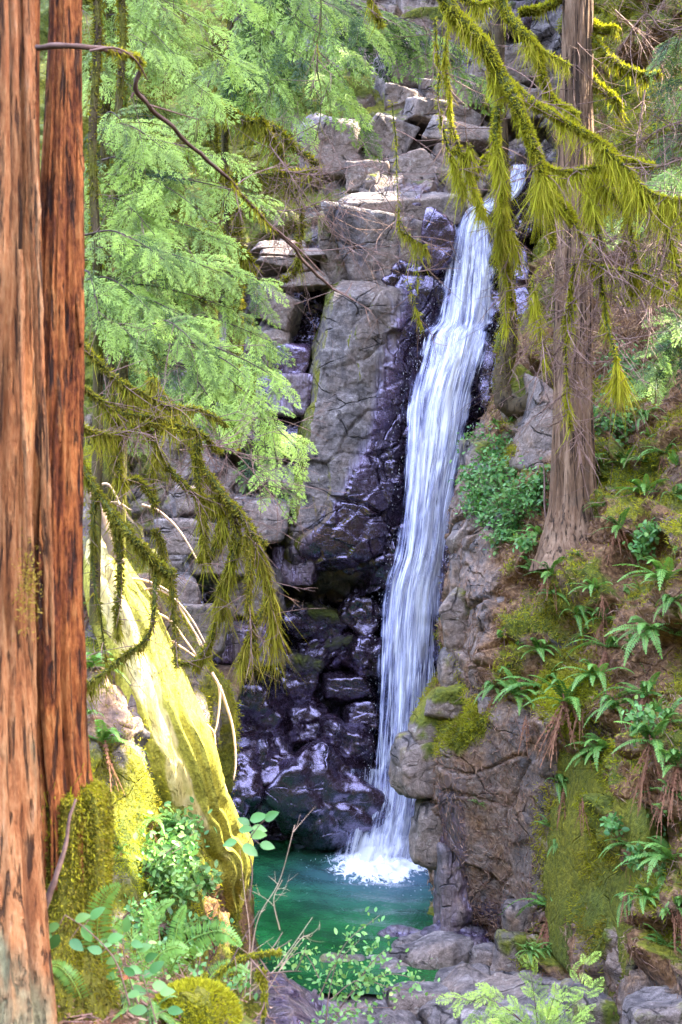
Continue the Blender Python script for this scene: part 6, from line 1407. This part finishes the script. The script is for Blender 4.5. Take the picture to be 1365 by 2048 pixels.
# conifer sprigs on the right slope
for i, (bs, Y, l, br_, LL) in enumerate([([fan(1400, 360, 1225, 435, 20, 19.5, 10), fan(1400, 330, 1330, 365, 20, 19.5, 8)], 20, 'pale conifer sprig entering from the right edge below the mossy limbs', .6, .7),
        ([fan(1400, 660, 1310, 720, 20, 19.5, 10), fan(1400, 700, 1300, 760, 20, 19.6, 10), fan(1400, 640, 1340, 650, 20, 19.5, 5)], 20, 'blue green conifer twigs at the right edge in shade', .2, .6),
        ([fan(1400, 150, 1330, 200, 22, 21.5, 10), fan(1400, 230, 1340, 300, 22, 21.5, 5), fan(1400, 60, 1330, 100, 22, 21.5, 5)], 22, 'dim conifer twigs in the top right corner', .2, .7)]):
    rr = R(371 + i); m, mf = MB(), MB(); t_ = tag(empty('conifer_sprig', at(1400, bs[0][0][1], Y)), l, 'conifer branch')
    for b in bs: bough(m, mf, b, 10, LL, rr, br_, 0, .012, .35)
    child(m.build('bough', M_LIMB), t_); child(mf.build('foliage', M_SPRAY), t_)
# bare brush on the right, grey leafless twigs
for i, (pts, l) in enumerate([([(1420, 300, 20), (1330, 330, 20), (1260, 360, 20)], 'grey leafless branch at the right edge under the golden stub'), ([(1420, 230, 20), (1340, 250, 20), (1270, 290, 20)], 'grey leafless branch reaching left below the top right twigs'), ([(1400, 40, 20.5), (1330, 60, 20.5), (1290, 30, 20.5), (1240, 100, 20.4)], 'forked grey leafless branch in the top right corner'),
        ([(1400, 520, 19.5), (1330, 480, 19.5), (1250, 520, 19.5)], 'thin leafless branch over the dim upper slope'), ([(1290, 180, 22), (1270, 320, 22), (1255, 470, 22)], 'brown leafless brush hanging on the mossy wall at right'), ([(1230, 20, 23), (1300, 90, 23), (1350, 190, 23)], 'tangled leafless brush at the top right'), ([(1330, 420, 19), (1310, 540, 19), (1290, 640, 19)], 'thin hanging leafless brush near the right edge')]):
    m = MB(); P = curve(pts, 40); tube(m, P, np.linspace(.016, .007, 40), 5, (.7, 0, 0, 1)); twigs(m, P, R(381 + i), 34, 1.0, .007, .25, 1., .55, 3, .0)
    tag(m.build('leafless_branch', M_TWIG), l, 'branch', 'leafless brush on the right')
for i, (pts, l) in enumerate([([(560, 340, 17), (640, 350, 17), (720, 330, 17), (790, 350, 17)], 'thin leafless twigs crossing above the layered outcrop'), ([(540, 290, 17), (610, 390, 17), (680, 470, 17), (790, 520, 17)], 'thin leafless twigs arching down before the big rounded block'), ([(500, 420, 17), (590, 420, 17), (660, 400, 17), (700, 420, 17)], 'fine leafless twigs left of the sunlit ledge'), ([(360, 900, 13), (460, 900, 13), (560, 1010, 13)], 'fine leafless twigs drooping right before the slab foot')]):
    m = MB(); P = curve(pts, 40); tube(m, P, np.linspace(.008, .004, 40), 4, (.8, 0, 0, 1)); twigs(m, P, R(391 + i), 34, .8, .0045, .05, 1., .7, 3, .0)
    tag(m.build('leafless_branch', M_TWIG), l, 'branch', 'leafless twigs before the cliff')

# ================================================================== LEAF GOBO (unseen, added to shade the ravine, with holes for sun patches)
SUN = np.array([0.62, 0.13, 0.77]); SUN /= np.linalg.norm(SUN)
U_ = unit(np.cross(V(0, 0, 1), SUN)); W_ = np.cross(SUN, U_)
LIT = []
def lit(px0, py0, px1, py1, Y0, Y1, rad, n=10):
    for t in np.linspace(0, 1, n): LIT.append((at(px0 + (px1 - px0) * t, py0 + (py1 - py0) * t, Y0 + (Y1 - Y0) * t), rad))
lit(400, 1480, 410, 1600, 18, 18, .12, 6); lit(390, 1640, 465, 1830, 17.1, 18.1, .2, 9); lit(165, 1090, 200, 1180, 17.3, 17.1, .26, 5); lit(200, 1180, 270, 1330, 16.9, 16.6, .2, 9); lit(265, 1310, 330, 1480, 16.6, 16.5, .2, 9); lit(330, 1480, 385, 1650, 16.6, 17.2, .2, 9); lit(240, 1380, 280, 1560, 16.4, 16.1, .07, 10)
lit(240, 1160, 400, 1290, 17.1, 17, .2, 9); lit(190, 975, 400, 1130, 17.1, 17, .14, 12); lit(400, 1330, 440, 1480, 17.6, 17.7, .12, 8); lit(300, 1340, 350, 1390, 17.2, 17.3, .12, 5); lit(245, 1640, 285, 1760, 15.3, 15.2, .09, 8); lit(280, 1630, 310, 1700, 15.5, 15.3, .2, 4); lit(425, 1760, 445, 1830, 17.8, 17.8, .12, 4)
lit(705, 404, 915, 392, 30.9, 30.9, .62, 9); lit(1182, -60, 1180, 300, 23.0, 23.0, .55, 18); lit(1168, 300, 1172, 420, 23.1, 23.1, .3, 6); lit(1195, 85, 1320, 150, 22.9, 22.4, .5, 8); lit(1035, 25, 1110, 5, 22.8, 23, .2, 5); lit(540, 500, 640, 500, 31.3, 31.3, .3, 4); lit(760, 200, 900, 250, 33, 33, .3, 3); lit(530, 600, 580, 630, 31, 31, .3, 3)
CEN = V(0, 22, 8); DIST = 24.
r = R(401); step = .36; us = np.arange(-20, 20, step); vs = np.arange(-17, 19, step)
UU, VV = np.meshgrid(us, vs); m = MB(); keep_all = []
hu = np.array([(p - CEN) @ U_ for p, _ in LIT]); hv = np.array([(p - CEN) @ W_ for p, _ in LIT]); hr = np.array([q for _, q in LIT])
for layer in range(2):
    u = UU.ravel() + r.uniform(-.5, .5, UU.size) * step; v = VV.ravel() + r.uniform(-.5, .5, UU.size) * step
    s = step * r.uniform(.8, 1.05, u.size)
    dmin = np.full(u.size, 9.)
    for a, b, c in zip(hu, hv, hr): dmin = np.minimum(dmin, np.hypot(u - a, v - b) - c)
    ok = dmin > s * .85
    u, v, s = u[ok], v[ok], s[ok]; n = len(u)
    P = CEN + SUN * (DIST + layer * 1.5 + r.uniform(-.6, .6, n))[:, None] + U_ * u[:, None] + W_ * v[:, None]
    a = r.uniform(0, 2 * np.pi, n); x = U_ * np.cos(a)[:, None] + W_ * np.sin(a)[:, None] + SUN * r.normal(size=n)[:, None] * .25; y = np.cross(SUN, x)
    vv = np.stack([P - x * s[:, None], P - y * s[:, None] * .8, P + x * s[:, None], P + y * s[:, None] * .8], 1).reshape(-1, 3)
    cr = r.uniform(0, .6, n); m.add(vv, np.arange(n * 4).reshape(-1, 4), c=np.repeat(np.stack([cr, 0 * cr, 0 * cr, 0 * cr + 1], 1), 4, 0))
tag(m.build('canopy_gobo', leafy('gobo_leaf', (.02, .06, .02), (.06, .12, .03), .15)), 'unseen leaf screen added on the sunny side to shape the sun patches', kind='stuff')
# ================================================================== LIGHT, CAMERA
el = math.asin(SUN[2]); az = math.atan2(SUN[0], SUN[1])
w = bpy.data.worlds.new('World'); sc.world = w; w.use_nodes = True
nt = w.node_tree; nt.nodes.clear()
sky = nt.nodes.new('ShaderNodeTexSky'); sky.sky_type = 'NISHITA'; sky.sun_disc = False
sky.sun_elevation = el; sky.sun_rotation = az; sky.air_density = 1.0; sky.dust_density = 1.0; sky.ozone_density = 1.0
bg = nt.nodes.new('ShaderNodeBackground'); bg.inputs[1].default_value = SKY_STRENGTH
wo = nt.nodes.new('ShaderNodeOutputWorld')
tint = nt.nodes.new('ShaderNodeMix'); tint.data_type = 'RGBA'; tint.blend_type = 'MULTIPLY'; tint.inputs[0].default_value = 1; tint.inputs[7].default_value = (1.32, 1.0, .86, 1)
nt.links.new(sky.outputs[0], tint.inputs[6])
# the ravine is ringed by dark forest: no open sky near the horizon
tcw = nt.nodes.new('ShaderNodeTexCoord'); sepw = nt.nodes.new('ShaderNodeSeparateXYZ'); mr = nt.nodes.new('ShaderNodeMapRange'); mr.interpolation_type = 'SMOOTHSTEP'
nt.links.new(tcw.outputs['Generated'], sepw.inputs[0]); nt.links.new(sepw.outputs[2], mr.inputs[0]); mr.inputs[1].default_value = .25; mr.inputs[2].default_value = .62
fm = nt.nodes.new('ShaderNodeMix'); fm.data_type = 'RGBA'; nt.links.new(mr.outputs[0], fm.inputs[0]); fm.inputs[6].default_value = (.03, .034, .016, 1)
nt.links.new(tint.outputs[2], fm.inputs[7]); nt.links.new(fm.outputs[2], bg.inputs[0]); nt.links.new(bg.outputs[0], wo.inputs[0])
l = bpy.data.lights.new('sun', 'SUN'); l.energy = SUN_STRENGTH; l.angle = math.radians(.5); l.color = (1, .93, .78)
lo = bpy.data.objects.new('sun', l); C.objects.link(lo)
lo.rotation_euler = Vector(SUN).to_track_quat('Z', 'Y').to_euler(); lo.location = (20, 20, 40)

cam = bpy.data.cameras.new('camera'); co = bpy.data.objects.new('camera', cam); C.objects.link(co)
co.location = (0, 0, CAMZ); co.rotation_euler = (math.pi / 2, 0, 0)
cam.sensor_fit = 'VERTICAL'; cam.sensor_height = 24; cam.lens = 12 / math.tan(math.radians(20)); cam.clip_end = 500; cam.clip_start = .1
cam.dof.use_dof = True; cam.dof.focus_distance = 27; cam.dof.aperture_fstop = 4.5
sc.camera = co
sc.view_settings.view_transform = 'Standard'; sc.view_settings.look = 'None'; sc.view_settings.exposure = 0; sc.view_settings.gamma = 1
cy = sc.cycles
cy.use_denoising = True; cy.use_adaptive_sampling = True; cy.adaptive_threshold = .05
cy.max_bounces = 6; cy.diffuse_bounces = 1; cy.glossy_bounces = 2; cy.transmission_bounces = 4; cy.transparent_max_bounces = 12
cy.caustics_reflective = False; cy.caustics_refractive = False; cy.sample_clamp_indirect = 6
